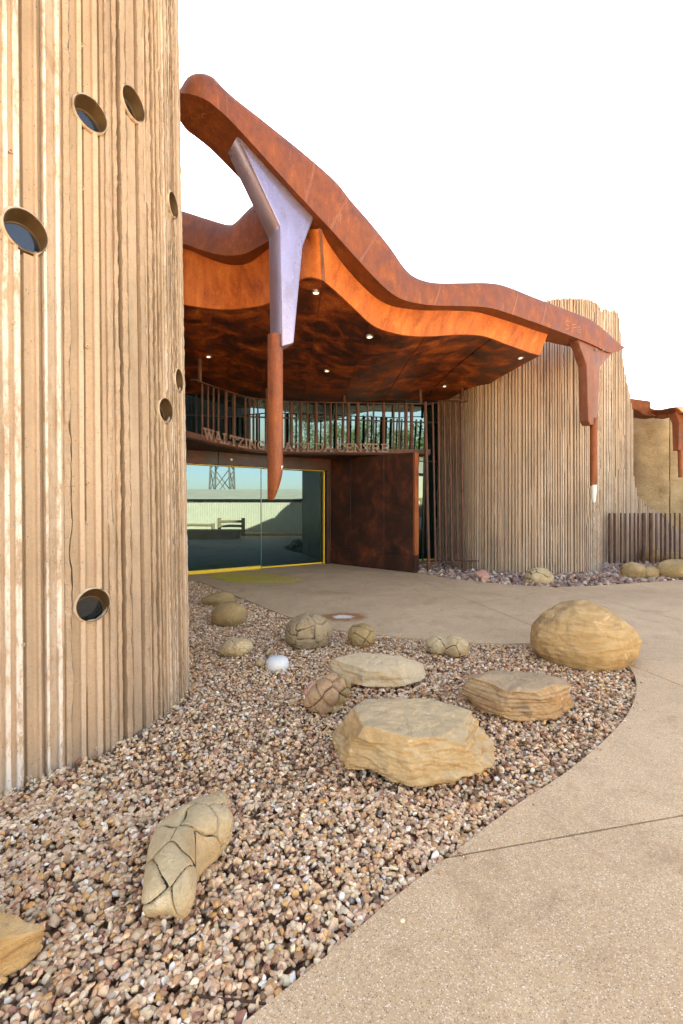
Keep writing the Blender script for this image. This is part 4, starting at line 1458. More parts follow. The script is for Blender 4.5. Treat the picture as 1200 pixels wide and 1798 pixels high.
# ------------------------------------------------------------------ yellow tactile stripes at the doors
mk = empty('floor_stripes', (-2, 10.2, 0), 'fan of worn yellow stripes on the concrete before the doors', 'floor marking')
rs = random.Random(3)
for i in range(15):
    f = i / 14
    yA = 1008.5 + 13.5 * f + rs.uniform(-.3, .3)
    xA = 352 + 60 * f ** 1.3 + rs.uniform(-8, 8) + (20 if i < 3 else 0)
    xB = (470 + 62 * min(1, f * 1.5) - (0 if f < .7 else (f - .7) * 40)) + rs.uniform(-10, 4)
    yB = yA - 3.0 + 4.6 * f
    a, b = G(xA, yA, .005), G(xB, yB, .005)
    ax = (b - a) / 2
    sd = Vector((-ax.y, ax.x, 0)).normalized() * (.024 if i % 3 else .034)
    m_ = (a + b) / 2
    mobj('stripe', [m_ - ax - sd, m_ + ax - sd * .7, m_ + ax + sd * .7, m_ - ax + sd], [(0, 1, 2, 3)], M['yellow_worn'], mk, smooth=False)

# ------------------------------------------------------------------ right background: rammed earth wing, its roof, fence
wing = empty('rammed_earth_wing', (12, 15, 0), 'rounded rammed earth wing with rusted roof edge at the far right', 'building')
wp = [(9.75, 17.5), (9.72, 16.6), (9.82, 15.8), (10.15, 15.2), (10.8, 14.85), (11.6, 14.75), (13, 14.8), (16, 15.0)]
WP = cr([(x, y, 0) for x, y in wp], 8)
def wing_rows(P, z0, z1, amp=0.05):
    rows = []
    for i, p in enumerate(P):
        t = (P[min(i + 1, len(P) - 1)] - P[max(i - 1, 0)]).normalized()
        n = Vector((t.y, -t.x, 0))
        r_ = []
        for j in range(36):
            z = z0 + (z1 - z0) * j / 35
            o_ = amp * mnoise.noise(Vector((i * .25, 3, z * 1.3))) + amp * .6 * mnoise.noise(Vector((i * .6, 8, z * 3.1)))
            zz = z % 1.15
            o_ -= 0.025 * math.exp(-((zz - .3) / .05) ** 2) * (0.5 + 0.5 * mnoise.noise(Vector((i * .3, 1, z))))
            r_.append(p + n * o_ + UP * z)
        rows.append(r_)
    return rows
jx = 10.85 + 0.0
ji = min(range(len(WP)), key=lambda i: abs(600 + WP[i].x / WP[i].y * F - 1173))
lobj('wall', wing_rows(WP[:ji + 1], -.12, 4.62), M['adobe'], wing, closed=False, angle=60)
P2 = [p + Vector((0.02, -.015, 0)) for p in WP[ji:]]
lobj('wall', wing_rows(P2, -.12, 4.66), M['adobe'], wing, closed=False, angle=60)
p = WP[ji]
bevel_box('wall_joint', (p.x + .01, p.y + .075, 2.25), (.05, 0, 0), (0, .05, 0), (0, 0, 2.36), M['crack'], wing, 0)
link('roof_slab', prism_mesh('roof_slab', [(q.x, q.y + .1) for q in WP] + [(16, 20), (9.8, 20)], 4.60, 4.72), M['rust_beam'], wing)
# rusted roof edge, in two sheets
eT = [W(1085, 697, 14.6), W(1104, 699, 14.5), W(1125, 702, 14.4), W(1142, 705, 14.4), W(1143, 716, 14.4), W(1155, 719, 14.3), W(1172, 720, 14.2), W(1186, 728, 14.1)]
eB = [W(1085, 712, 14.6), W(1104, 716, 14.5), W(1120, 720, 14.5), W(1130, 727, 14.5), W(1138, 729, 14.5), W(1155, 731, 14.3), W(1172, 729, 14.2), W(1187, 731, 14.1)]
rows = []
for t, b in zip(cr(eT, 4), cr(eB, 4)):
    rows.append([b, t, t + Vector((.0, .5, .03)), b + Vector((0, .6, .03))])
lobj('roof_edge', rows, M['rust_beam'], wing, angle=30)
eT = [W(1176, 716, 13.6), W(1190, 714, 13.4), W(1215, 711, 13.0), W(1260, 705, 12.6)]
eB = [W(1188, 727, 13.6), W(1192, 726, 13.4), W(1215, 724, 13.0), W(1260, 722, 12.6)]
rows = []
for t, b in zip(cr(eT, 4), cr(eB, 4)):
    rows.append([b, t, t + Vector((.0, .8, .05)), b + Vector((0, .9, .03))])
lobj('roof_edge', rows, M['rust_beam'], wing, angle=30)
st = empty('strut', (0, 0, 0))
st.parent = wing
st.location = -wing.location
d_ = 13.4
def wr(pxa, pxb, y, th):
    a, b = W(pxa, y, d_), W(pxb, y, d_)
    return [a, b, b + Vector((0, th, 0)), a + Vector((0, th, 0))]
lobj('arm', [wr(1186, 1222, 724, .3), wr(1193, 1207, 741, .28), wr(1192, 1204, 790, .22)], M['rust_beam'], st, angle=25)
pc = W(1195.5, 790, d_ + .1)
pb = W(1195.5, 838, d_ + .1)
tube('pipe', [pc, pb], [.075, .055], M['rust_pipe'], st, 14)

# short roof piece joining the canopy to the drum is hidden; the fence of steel posts
fence = empty('steel_post_fence', (8.8, 13.0, 0), 'row of rusted round steel posts standing in rubble at the far right', 'fence')
fx = [(1071, .028), (1080, .037), (1091, .020), (1098.5, .022), (1107, .020), (1115, .023), (1121.5, .020), (1130.5, .047), (1143.5, .047), (1152.5, .020), (1161.5, .026), (1169, .024), (1177.5, .022), (1185.5, .022), (1194.5, .022), (1204, .022), (1213, .06), (1224, .022)]
for i, (px, r) in enumerate(fx):
    f = i / 15
    d_ = 12.75 + 0.1 * f
    base = W(px, 980, d_)
    top = W(px, 901 + 1.0 * math.sin(i * 2.3) * .3, d_)
    tube('post', [Vector((base.x, base.y, -.1)), top], r, M['rust_post'], fence, 16)

# ------------------------------------------------------------------ loose stones
def ico(sub):
    bm = bmesh.new()
    bmesh.ops.create_icosphere(bm, subdivisions=sub, radius=1.0)
    V = np.array([v.co[:] for v in bm.verts])
    Fs = np.array([[v.index for v in f.verts] for f in bm.faces])
    bm.free()
    return V, Fs
ICO = {k: ico(k) for k in (1, 2, 3, 4, 5, 6, 7)}

def proto(level, r, nplanes, lo, hi):
    V, Fs = ICO[level]
    rad = np.ones(len(V)) * 1.0
    for _ in range(nplanes):
        n = r.normal(size=3)
        n /= np.linalg.norm(n)
        h = r.uniform(lo, hi)
        dd = V @ n
        rad = np.where(dd > 1e-3, np.minimum(rad, h / np.maximum(dd, 1e-3)), rad)
    return V * rad[:, None], Fs

def in_poly(P, poly):
    x, y = P[:, 0], P[:, 1]
    ins = np.zeros(len(P), bool)
    n = len(poly)
    for i in range(n):
        x0, y0 = poly[i]
        x1, y1 = poly[(i + 1) % n]
        c = ((y0 > y) != (y1 > y))
        if y1 != y0:
            ins ^= c & (x < (x1 - x0) * (y - y0) / (y1 - y0) + x0)
    return ins

def rand_rot(r, n, flat=0.5):
    # random yaw, limited pitch/roll so stones lie flat-ish
    yaw = r.uniform(0, 2 * np.pi, n)
    pit = r.normal(0, flat, n)
    rol = r.normal(0, flat, n)
    cy, sy, cp, sp, c3, s3 = np.cos(yaw), np.sin(yaw), np.cos(pit), np.sin(pit), np.cos(rol), np.sin(rol)
    R = np.empty((n, 3, 3))
    R[:, 0, 0] = cy * cp; R[:, 0, 1] = cy * sp * s3 - sy * c3; R[:, 0, 2] = cy * sp * c3 + sy * s3
    R[:, 1, 0] = sy * cp; R[:, 1, 1] = sy * sp * s3 + cy * c3; R[:, 1, 2] = sy * sp * c3 - cy * s3
    R[:, 2, 0] = -sp; R[:, 2, 1] = cp * s3; R[:, 2, 2] = cp * c3
    return R

def scatter(name, poly, avoid, bounds, density, smin, smax, base_z, shapes, palette, weights, seed, mat, res=0.012, cap=0.03, spill=None):
    r = np.random.default_rng(seed)
    x0, x1, y0, y1 = bounds
    n = int((x1 - x0) * (y1 - y0) * density)
    P = np.stack([r.uniform(x0, x1, n), r.uniform(y0, y1, n)], -1)
    m = in_poly(P, poly)
    for av in avoid:
        m &= ~in_poly(P, av)
    m &= np.abs(P[:, 0]) < 0.80 * P[:, 1] + 1.0       # beyond this nothing is seen even a step aside
    if spill is not None:
        m &= (P[:, 1] < 2.6) | (r.random(n) < .68)
    P = P[m]
    n = len(P)
    a = smin + (smax - smin) * r.beta(1.7, 3.2, n)
    sc_ = np.stack([a, a * r.uniform(.62, .95, n), a * r.uniform(.42, .75, n)], -1)
    # drop the stones one after the other on a height field
    gx, gy = int((x1 - x0) / res) + 3, int((y1 - y0) / res) + 3
    H = np.full((gx, gy), base_z)
    Z = np.empty(n)
    off_cache = {}
    for i in range(n):
        rr = sc_[i, 1] * 0.85
        k = max(1, int(rr / res))
        if k not in off_cache:
            q = np.arange(-k, k + 1)
            dx, dy = np.meshgrid(q, q, indexing='ij')
            d2 = (dx ** 2 + dy ** 2) / (k + .5) ** 2
            off_cache[k] = np.sqrt(np.clip(1 - d2, 0, 1))
        dome = off_cache[k]
        ix, iy = int((P[i, 0] - x0) / res), int((P[i, 1] - y0) / res)
        a0, a1, b0, b1 = ix - k, ix + k + 1, iy - k, iy + k + 1
        if a0 < 0 or b0 < 0 or a1 > gx or b1 > gy:
            Z[i] = base_z
            continue
        sub = H[a0:a1, b0:b1]
        g = 0.55 * sub.mean() + 0.45 * sub.max()
        z = min(g + sc_[i, 2] * 0.45, base_z + cap)
        Z[i] = z
        np.maximum(sub, np.where(dome > 0, z + sc_[i, 2] * dome * 0.8, -9), out=sub)
    cols = np.array([c[:3] for c in palette])
    ci = r.choice(len(cols), n, p=np.array(weights) / sum(weights))
    C = cols[ci] * r.uniform(.75, 1.2, (n, 1)) * r.uniform(.97, 1.03, (n, 3))
    # a few stones kicked out over the edge
    if spill is not None:
        k = 46
        q = r.integers(14, len(spill) - 30, k)
        ep = np.array(spill)[q]
        nx = np.array(spill)[q + 1] - ep
        nx /= np.maximum(np.linalg.norm(nx, axis=1), 1e-6)[:, None]
        side = np.stack([nx[:, 1], -nx[:, 0]], -1)
        P = np.concatenate([P, ep + side * (r.exponential(.05, k) + .012)[:, None]])
        a2 = r.uniform(smin * .7, smin * 1.5, k)
        sc2 = np.stack([a2, a2 * .8, a2 * .6], -1)
        sc_ = np.concatenate([sc_, sc2])
        Z = np.concatenate([Z, sc2[:, 2] * .7])
        C = np.concatenate([C, cols[r.choice(len(cols), k)]])
        n += k
    # points carrying size, turn, colour and shape; real stones are set on them
    me = bpy.data.meshes.new(name)
    me.vertices.add(n)
    me.vertices.foreach_set('co', np.stack([P[:, 0], P[:, 1], Z], -1).astype(np.float32).ravel())
    def at(nm, ty, arr, key):
        q = me.attributes.new(nm, ty, 'POINT')
        q.data.foreach_set(key, np.ascontiguousarray(arr).ravel())
    eul = np.stack([r.normal(0, .45, n), r.normal(0, .45, n), r.uniform(0, 2 * np.pi, n)], -1).astype(np.float32)
    at('turn', 'FLOAT_VECTOR', eul, 'vector')
    at('size', 'FLOAT_VECTOR', sc_.astype(np.float32), 'vector')
    at('shape', 'INT', (np.arange(n) % NSHAPE).astype(np.int32), 'value')
    at('col', 'FLOAT_COLOR', np.concatenate([np.clip(C[:, :3], 0, 1), np.ones((n, 1))], 1).astype(np.float32), 'color')
    o = link(name, me, mat, None, 'stuff')
    md = o.modifiers.new('stones', 'NODES')
    ng = bpy.data.node_groups.new(name + '_stones', 'GeometryNodeTree')
    ng.interface.new_socket('Geometry', in_out='INPUT', socket_type='NodeSocketGeometry')
    ng.interface.new_socket('Geometry', in_out='OUTPUT', socket_type='NodeSocketGeometry')
    gi, go = ng.nodes.new('NodeGroupInput'), ng.nodes.new('NodeGroupOutput')
    jn = ng.nodes.new('GeometryNodeJoinGeometry')
    for so in reversed(shapes):
        oi = ng.nodes.new('GeometryNodeObjectInfo')
        oi.inputs['Object'].default_value = so
        oi.inputs['As Instance'].default_value = True
        ng.links.new(oi.outputs['Geometry'], jn.inputs[0])
    ip = ng.nodes.new('GeometryNodeInstanceOnPoints')
    def na(nm, ty):
        q = ng.nodes.new('GeometryNodeInputNamedAttribute')
        q.data_type = ty
        q.inputs['Name'].default_value = nm
        return q.outputs['Attribute']
    ng.links.new(gi.outputs[0], ip.inputs['Points'])
    ng.links.new(jn.outputs[0], ip.inputs['Instance'])
    ip.inputs['Pick Instance'].default_value = True
    ng.links.new(na('shape', 'INT'), ip.inputs['Instance Index'])
    ng.links.new(na('turn', 'FLOAT_VECTOR'), ip.inputs['Rotation'])
    ng.links.new(na('size', 'FLOAT_VECTOR'), ip.inputs['Scale'])
    ng.links.new(ip.outputs[0], go.inputs[0])
    md.node_group = ng
    return o, n

NSHAPE = 14
def hull_stone(nm, r, mat, npts=15, bev=.10):
    """angular pebble: the hull of a few random points with worn edges"""
    bm = bmesh.new()
    u = r.normal(size=(npts, 3))
    u /= np.linalg.norm(u, axis=1)[:, None]
    u *= r.uniform(.82, 1.12, (npts, 1))
    for p in u:
        bm.verts.new(p)
    h = bmesh.ops.convex_hull(bm, input=list(bm.verts))
    loose = [v for v in bm.verts if not v.link_faces]
    bmesh.ops.delete(bm, geom=loose, context='VERTS')
    bmesh.ops.dissolve_limit(bm, angle_limit=math.radians(14), verts=list(bm.verts), edges=list(bm.edges))
    bmesh.ops.bevel(bm, geom=list(bm.edges), offset=bev, segments=2, affect='EDGES', profile=.5, clamp_overlap=True)
    bmesh.ops.triangulate(bm, faces=[f for f in bm.faces if len(f.verts) > 4])
    bmesh.ops.recalc_face_normals(bm, faces=bm.faces)
    me = bpy.data.meshes.new(nm)
    bm.to_mesh(me)
    bm.free()
    me.polygons.foreach_set('use_smooth', [True] * len(me.polygons))
    me.materials.append(mat)
    return bpy.data.objects.new(nm, me)      # kept out of the scene: only its copies are seen
_r = np.random.default_rng(77)
gravel_shapes = [hull_stone('gravel_stone', _r, M['gravel'], int(_r.integers(11, 20)), _r.uniform(.12, .22)) for _ in range(NSHAPE)]
rubble_shapes = [hull_stone('rubble_stone', _r, M['scree'], int(_r.integers(9, 15)), _r.uniform(.03, .08)) for _ in range(NSHAPE)]

tower_plan = [(A[i, 0] + T[i, 1] * -0.03, A[i, 1] - T[i, 0] * -0.03) for i in range(0, len(A), 4)] + [(-9, 5.3), (-9, 0.9)]
gravel_poly = edge + edge_left + [(-6.0, 5.0), (-6, -2.35)]
# shrink very slightly from the concrete edge is not needed: stones are below the slab's top
bedm = prism_mesh('gravel_bedding', gravel_poly, -0.118, -0.075)
o = link('gravel_bedding', bedm, M['bed'], None, 'structure')
pal = [srgb(216, 178, 136), srgb(206, 160, 122), srgb(186, 140, 102), srgb(232, 206, 168), srgb(198, 170, 140), srgb(164, 112, 86), srgb(238, 222, 200), srgb(214, 160, 98), srgb(226, 186, 150), srgb(158, 120, 94)]
wts = [24, 20, 12, 13, 8, 5, 5, 7, 16, 3]
o, n = scatter('gravel', gravel_poly, [tower_plan], (-4.6, 3.1, 0.5, 9.9), 5200, .0095, .0305, -0.075, gravel_shapes, pal, wts, 11, M['gravel'], cap=0.06, spill=edge)
tag(o, 'loose brown and pink river gravel filling the bed beside the path', 'gravel')
print('gravel stones', n)
scree_poly = rock_front + [(14, 19), (-0.2, 19), (-0.2, 13.0), (1.70, 11.6)]
drum_plan = [(p[0], p[1]) for p in A2[::6]] + [(6.5, 17)]
pal2 = [srgb(150, 124, 110), srgb(172, 146, 128), srgb(128, 102, 92), srgb(188, 154, 132), srgb(206, 186, 166), srgb(164, 124, 106)]
o, n = scatter('rubble', scree_poly, [drum_plan], (-0.2, 13.5, 9.0, 15.0), 260, .035, .12, -0.10, rubble_shapes, pal2, [22, 20, 18, 14, 10, 12], 12, M['scree'], res=.03, cap=0.10)
tag(o, 'coarse purple-grey rubble around the foot of the fluted drum and fence', 'rubble')
link('rubble_bedding', prism_mesh('rubble_bedding', scree_poly, -0.118, -0.085), M['bed'], None, 'structure')

# ------------------------------------------------------------------ boulders
def hn(v, s, seed):
    return mnoise.noise(Vector((v[0] * s + seed * 7.3, v[1] * s + seed * 3.1, v[2] * s - seed * 5.7)))

def rot_z(V, a):
    c, s = math.cos(a), math.sin(a)
    return np.stack([V[:, 0] * c - V[:, 1] * s, V[:, 0] * s + V[:, 1] * c, V[:, 2]], -1)

def rock_verts(level, size, planes, seed, rough=.05, pw=1.0):
    V, Fs = ICO[level]
    V = V.copy()
    rad = np.ones(len(V)) * (1.25 if len(planes) > 5 else 1.0)
    for n, h in planes:
        n = np.array(n, float)
        n /= np.linalg.norm(n)
        dd = V @ n
        rad = np.where(dd > 1e-3, np.minimum(rad, h / np.maximum(dd, 1e-3)), rad)
    P = V * rad[:, None]
    nz = np.array([hn(p, 1.6, seed) * rough + hn(p, 4.5, seed + 1) * rough * .5 + hn(p, 11, seed + 2) * rough * .22 for p in P])
    P = P * (1 + nz)[:, None]
    return P * (np.array(size) / 2)[None, :], Fs

def chip(P, seed, count, lo=.78, hi=.94):
    r = np.random.default_rng(seed)
    sc3 = np.abs(P).max(0)
    Q = P / sc3
    for _ in range(count):
        n = r.normal(size=3)
        n[2] = abs(n[2])
        n /= np.linalg.norm(n)
        d = Q @ n
        h = d.max() * r.uniform(lo, hi)
        m = d > h
        Q[m] -= (d[m] - h)[:, None] * n[None] * .92
    return Q * sc3

def boulder(name, label, loc, size, yaw, mat, seed, planes, level=5, rough=.06, sink=0.06, tilt=(0, 0), chips=0, strata=0.0):
    P, Fs = rock_verts(level, size, planes, seed, rough)
    if chips:
        P = chip(P, seed + 100, chips)
        fine = np.array([hn(p, 14, seed + 5) * .007 + hn(p, 34, seed + 6) * .004 - (1 - min(1, abs(hn(p, 6, seed + 8)) * 7)) * .004 + strata * .022 * mnoise.noise(Vector((p[0] * 2.5, p[1] * 2.5 + seed, p[2] * 46))) for p in P])
        P = P * (1 + fine / np.maximum(np.linalg.norm(P, axis=1), .05))[:, None]
    if tilt != (0, 0):
        cx, sx = math.cos(tilt[0]), math.sin(tilt[0])
        P = np.stack([P[:, 0], P[:, 1] * cx - P[:, 2] * sx, P[:, 1] * sx + P[:, 2] * cx], -1)
        cx, sx = math.cos(tilt[1]), math.sin(tilt[1])
        P = np.stack([P[:, 0] * cx + P[:, 2] * sx, P[:, 1], -P[:, 0] * sx + P[:, 2] * cx], -1)
    P = rot_z(P, yaw)
    P[:, 2] -= P[:, 2].min() + sink
    P[:, 0] += loc[0]
    P[:, 1] += loc[1]
    me = np_mesh(name, P, Fs)
    me.set_sharp_from_angle(angle=math.radians(30))
    o = link(name, me, mat)
    tag(o, label, 'rock', 'rocks in the gravel bed')
    return o

# hand-shaped outlines: planes are (normal, distance) in the unit ball
boulder('sandstone_boulder', 'largest grey-gold sandstone boulder with a flat sloping top, middle of the gravel', (0.42, 2.90), (0.98, 0.66, .34), -0.06, M['sand_big'], 1,
        [((.13, -.14, 1), .70), ((-1, -.25, .04), .84), ((-.55, -1, -.02), .84), ((.2, -1, .12), .88), ((1, -.35, .30), .88), ((1, .5, .1), .92), ((-.7, .9, .1), .92), ((.1, 1, .2), .92), ((.75, -.5, .9), .90)], 7, .10, .06, chips=7, strata=.05)
boulder('golden_boulder', 'big smooth golden egg-shaped boulder at the path edge', (2.56, 4.84), (1.06, .86, .78), -.10, M['sand_gold'], 2,
        [((.75, -.1, .66), .93), ((.3, 0, 1), .97), ((-.9, 0, .5), .98)], 6, .045, .20, chips=3)
boulder('layered_slab', 'split layered flat slab of sandstone left of the golden boulder', (1.43, 3.64), (.88, .58, .30), .05, M['sand_slab'], 3,
        [((0, -.12, 1), .62), ((-1, -.35, 0), .82), ((-.2, -1, -.05), .80), ((.45, -1, .05), .82), ((1, -.2, .1), .86), ((.9, .7, .1), .84), ((-.4, 1, .1), .85), ((-.5, -.4, .8), .80), ((.35, .3, .95), .70)], 7, .08, .05, chips=12, strata=1.0)
boulder('pale_slab', 'pale low sandstone slab with an orange broken end behind the largest boulder', (0.355, 4.28), (.86, .54, .24), .02, M['sand_pale'], 4,
        [((-.1, -.2, 1), .6), ((-.9, -.7, .2), .78), ((0, -1, .1), .82), ((.9, -.6, .2), .76), ((.8, .4, .6), .8), ((-.6, .8, .2), .86), ((.6, -.3, .75), .78)], 6, .06, .05, chips=12, strata=.3)
boulder('angular_slab', 'yellow sandstone slab poking in at the lower left corner', (-1.49, 1.47), (.92, .42, .26), .30, M['sand_gold'], 5,
        [((0.1, -.05, 1), .60), ((.65, -.8, -.1), .60), ((.7, .75, .1), .72), ((-1, 0, 0), .9), ((0, -1, 0), .82), ((0, 1, .1), .82), ((.9, -.3, .5), .82)], 7, .06, .05, chips=8, strata=.3)
boulder('knobbly_stone', 'round olive mudstone with a knob on top, near the doors', (-1.56, 6.3), (.47, .44, .36), .4, M['sand_olive'], 6, [((0, 0, -1), .8), ((-.3, 0, 1), .95)], 4, .10, .05)
boulder('long_stone', 'long low olive mudstone behind the knobbly stone by the doors', (-2.03, 7.55), (.60, .34, .27), -.05, M['sand_olive'], 7, [((-.6, 0, .9), .72), ((0, 0, -1), .8), ((.4, 0, 1), .95)], 4, .10, .05)
boulder('pink_rock', 'small pink rock in the rubble below the bar screen', (3.10, 10.0), (.32, .26, .24), .3, M['sand_pink'], 8, [((-.5, -.4, .8), .75), ((.6, -.5, .7), .8), ((.2, -1, 0), .85)], 4, .10, .03)
boulder('knuckle_stone', 'peanut-shaped buff stone in front of the post fence', (6.62, 10.35), (.55, .48, .44), .3, M['sand_olive'], 9, [((0, 0, -1), .8)], 4, .12, .06)
boulder('low_boulder', 'low olive boulder at the right edge before the post fence', (7.62, 10.35), (.95, .6, .52), .1, M['sand_olive'], 10, [((0, 0, -1), .8), ((-.6, -.3, .8), .82)], 4, .07, .06)
boulder('fence_boulder', 'buff boulder standing behind the thin fence posts', (9.0, 13.25), (.62, .45, .50), .1, M['sand_olive'], 11, [((0, 0, -1), .8)], 4, .10, .06)
boulder('fence_stone', 'smaller buff stone behind the rightmost fence posts', (9.75, 13.35), (.62, .4, .36), .1, M['sand_olive'], 12, [((0, 0, -1), .8)], 4, .10, .06)
boulder('small_chip', 'small sandy chip of stone left of the white dome', (-.82, 4.62), (.10, .08, .08), .1, M['sand_plate'], 13, [((-.5, -.3, .8), .7), ((.6, -.4, .7), .7), ((0, -1, .2), .7)], 3, .08, .02)
boulder('tiny_chip', 'tiny flat chip between the white dome and the sandy chip', (-.735, 4.56), (.065, .05, .045), .6, M['sand_plate'], 14, [((-.5, -.3, .8), .7), ((.6, -.4, .7), .7)], 3, .08, .012)
# second lobe of the peanut stone, one continuous mesh with the first would need a bridge: overlap as a lobe part
kn = [o for o in bpy.data.objects if o.name == 'knuckle_stone'][0]
P, Fs = rock_verts(4, (.42, .36, .32), [((0, 0, -1), .8)], 31, .10)
P[:, 2] -= P[:, 2].min() + .05
P += np.array([6.62 + .36, 10.33, 0])
link('lobe', np_mesh('lobe', P, Fs), M['sand_olive'], kn)

# cracked (septarian) stones: plates with open cracks around a dark core
def cracked(name, label, loc, fn, seeds, mat, yaw=0, level=5, groove=.014, depth=.02, sink=.04, seed=1, plate_mats=None, knob=0.0):
    V, Fs = ICO[level]
    P = np.array([fn(v) for v in V])
    P = rot_z(P, yaw)
    sd = np.array([fn(np.array(s) / np.linalg.norm(s)) for s in seeds])
    sd = rot_z(sd, yaw)
    r = np.random.default_rng(seed)
    # wobble the lookup so that cracks run irregularly
    wob = np.array([[mnoise.noise(Vector((p[0] * 9, p[1] * 9, p[2] * 9 + 10 * k + seed))) for k in range(3)] for p in P]) * 0.028
    size = np.ptp(P, axis=0).max()
    Q = P + wob * (size / .5)
    Dm = np.linalg.norm(Q[:, None, :] - sd[None], axis=2)
    srt = np.sort(Dm, axis=1)
    cell = Dm.argmin(1)
    gap = srt[:, 1] - srt[:, 0]
    nrm = P - P.mean(0) * np.array([1, 1, .6])
    nrm /= np.linalg.norm(nrm, axis=1)[:, None]
    amt = np.clip(1 - gap / groove, 0, 1)
    soft = np.clip(1 - gap / (groove * 4), 0, 1) ** 2
    bul = np.array([hn(p / size * 2, 3.0, seed) for p in P]) * .010
    PP = P + nrm * (knob * np.sqrt(np.clip(gap / .07, 0, 1)) + bul * 0.8 - amt ** 0.7 * depth - soft * depth * .08)[:, None]
    zmin = PP[:, 2].min()
    PP[:, 2] -= zmin + sink
    PP[:, :2] += np.array(loc)[None, :2]
    root = empty(name, (loc[0], loc[1], 0), label, 'rock', 'rocks in the gravel bed')
    fc = cell[Fs]
    fcell = np.where(fc[:, 0] == fc[:, 1], fc[:, 0], fc[:, 2])
    fcell = np.where(fc[:, 1] == fc[:, 2], fc[:, 1], fcell)
    # faces in the throat of a crack belong to the dark core
    throat = (amt[Fs].min(1) > 0.22)
    for c in range(len(sd)):
        sel = (fcell == c) & ~throat
        if sel.sum() < 8:
            continue
        used, inv = np.unique(Fs[sel].ravel(), return_inverse=True)
        me = np_mesh('plate', PP[used], inv.reshape(-1, 3))
        mm = plate_mats[c % len(plate_mats)] if plate_mats else mat
        link('plate', me, mm, root)
    used, inv = np.unique(Fs[throat].ravel(), return_inverse=True)
    if len(used):
        link('crack_lining', np_mesh('crack_lining', PP[used], inv.reshape(-1, 3)), M['crack'], root, 'stuff')
    return root

def ball(sx, sy, sz, seed, rough=.05, flat=-.8):
    def f(v):
        v = np.array(v)
        p = v.copy()
        if p[2] < flat:
            p[2] = flat
        k = 1 + rough * hn(p, 1.5, seed) + rough * .4 * hn(p, 4, seed + 1)
        return np.array([p[0] * sx / 2, p[1] * sy / 2, p[2] * sz / 2]) * k
    return f
def fib(n, seed):
    r = np.random.default_rng(seed)
    out = []
    for i in range(n):
        z = 1 - 2 * (i + .5) / n
        a = i * 2.39996
        q = np.array([math.sqrt(1 - z * z) * math.cos(a), math.sqrt(1 - z * z) * math.sin(a), z]) + r.normal(0, .16, 3)
        out.append(q / np.linalg.norm(q))
    return out
def rnd_dirs(n, seed):
    r = np.random.default_rng(seed)
    u = r.normal(size=(n, 3))
    return [q / np.linalg.norm(q) for q in u]
cracked('cracked_boulder', 'round cracked grey-brown boulder, largest of the cracked stones by the slab edge', (-.385, 5.36), ball(.56, .50, .44, 41, .07), fib(22, 3), M['sand_grey'], .3, 6, .012, .022, .06, 3)
cracked('cracked_cobble', 'small round cracked stone just right of the round cracked boulder', (.235, 5.32), ball(.33, .30, .29, 43, .07), fib(13, 5), M['sand_olive'], .1, 6, .011, .018, .03, 5)
def two(v):
    v = np.array(v)
    p = np.array([v[0] * .235, v[1] * .15, max(v[2], -.8) * .125])
    w = math.exp(-((v[0] + .15) / .28) ** 2)
    p[1] *= 1 - .22 * w
    p[2] *= 1 - .28 * w + .16 * max(0, v[0])
    return p * (1 + .06 * hn(v, 1.8, 47))
cracked('cracked_double_stone', 'double-lobed cracked buff stone by the slab edge, nearest the golden boulder', (1.16, 4.99), two, fib(17, 7), M['sand_plate'], -.25, 6, .010, .018, .03, 7)
def turtle(v):
    v = np.array(v)
    p = np.array([v[0] * .165, v[1] * .13, max(v[2], -.8) * .10])
    k = math.exp(-((v[0] + .9) ** 2 + (v[2] + .3) ** 2 + (v[1] + .2) ** 2) / .12)
    return p * (1 + .06 * hn(v, 1.8, 51) + .28 * k)
cracked('turtle_shaped_stone', 'small humped buff stone with fine cracks, left of the white dome', (-1.14, 4.99), turtle, fib(15, 9), M['sand_plate'], .2, 6, .006, .008, .02, 9)
def clump(v):
    v = np.array(v)
    p = np.array([v[0] * .165, v[1] * .13, max(v[2], -.85) * .125])
    p[2] += .05 * v[0]
    return p * (1 + .07 * hn(v, 2.0, 53))
cracked('knobbed_clump', 'pinkish clump of rounded knobs leaning against the largest boulder', (-.115, 3.62), clump, fib(24, 12), M['sand_clump'], -.3, 6, .007, .014, .04, 11, [M['sand_clump'], M['sand_plate'], M['sand_clump'], M['sand_olive'], M['sand_pink']], knob=.034)
cracked('cracked_round_stone', 'round cracked buff stone at the foot of the fluted drum', (4.17, 9.62), ball(.62, .52, .46, 57, .06), fib(16, 14), M['sand_plate'], .2, 6, .014, .022, .10, 13)
# foreground stone: long, lying away from the camera, with waist and feet-like lobes
def longstone(v):
    v = np.array(v)
    L, Wd, Hh_ = .33, .155, .125
    y = v[1]
    p = np.array([v[0] * Wd, y * L, max(v[2], -.8) * Hh_])
    tap = 1 - .42 * max(0, y) ** 2 + .06 * math.cos(y * 5)
    p[0] *= tap
    p[2] *= 1.05 - .20 * max(0, y)
    p[0] += .075 * y * y * (1 if y > 0 else .35) + .02
    # waist on the right hand side, feet at the near end
    if v[0] > 0:
        p[0] *= 1 - .42 * math.exp(-((y + .30) / .30) ** 2) * v[0]
    f1 = math.exp(-((v[0] - .50) ** 2 + (y + .82) ** 2) / .07)
    f2 = math.exp(-((v[0] + .42) ** 2 + (y + .86) ** 2) / .07)
    f3 = math.exp(-((v[0] - .9) ** 2 + (y - .28) ** 2) / .05)
    kb = math.exp(-((v[0] + .25) ** 2 + (y - .12) ** 2 + (v[2] - .93) ** 2) / .018)
    k = 1 + .05 * hn(v, 1.7, 61) + .18 * f1 + .12 * f2 + .18 * f3 + .12 * kb
    return p * k
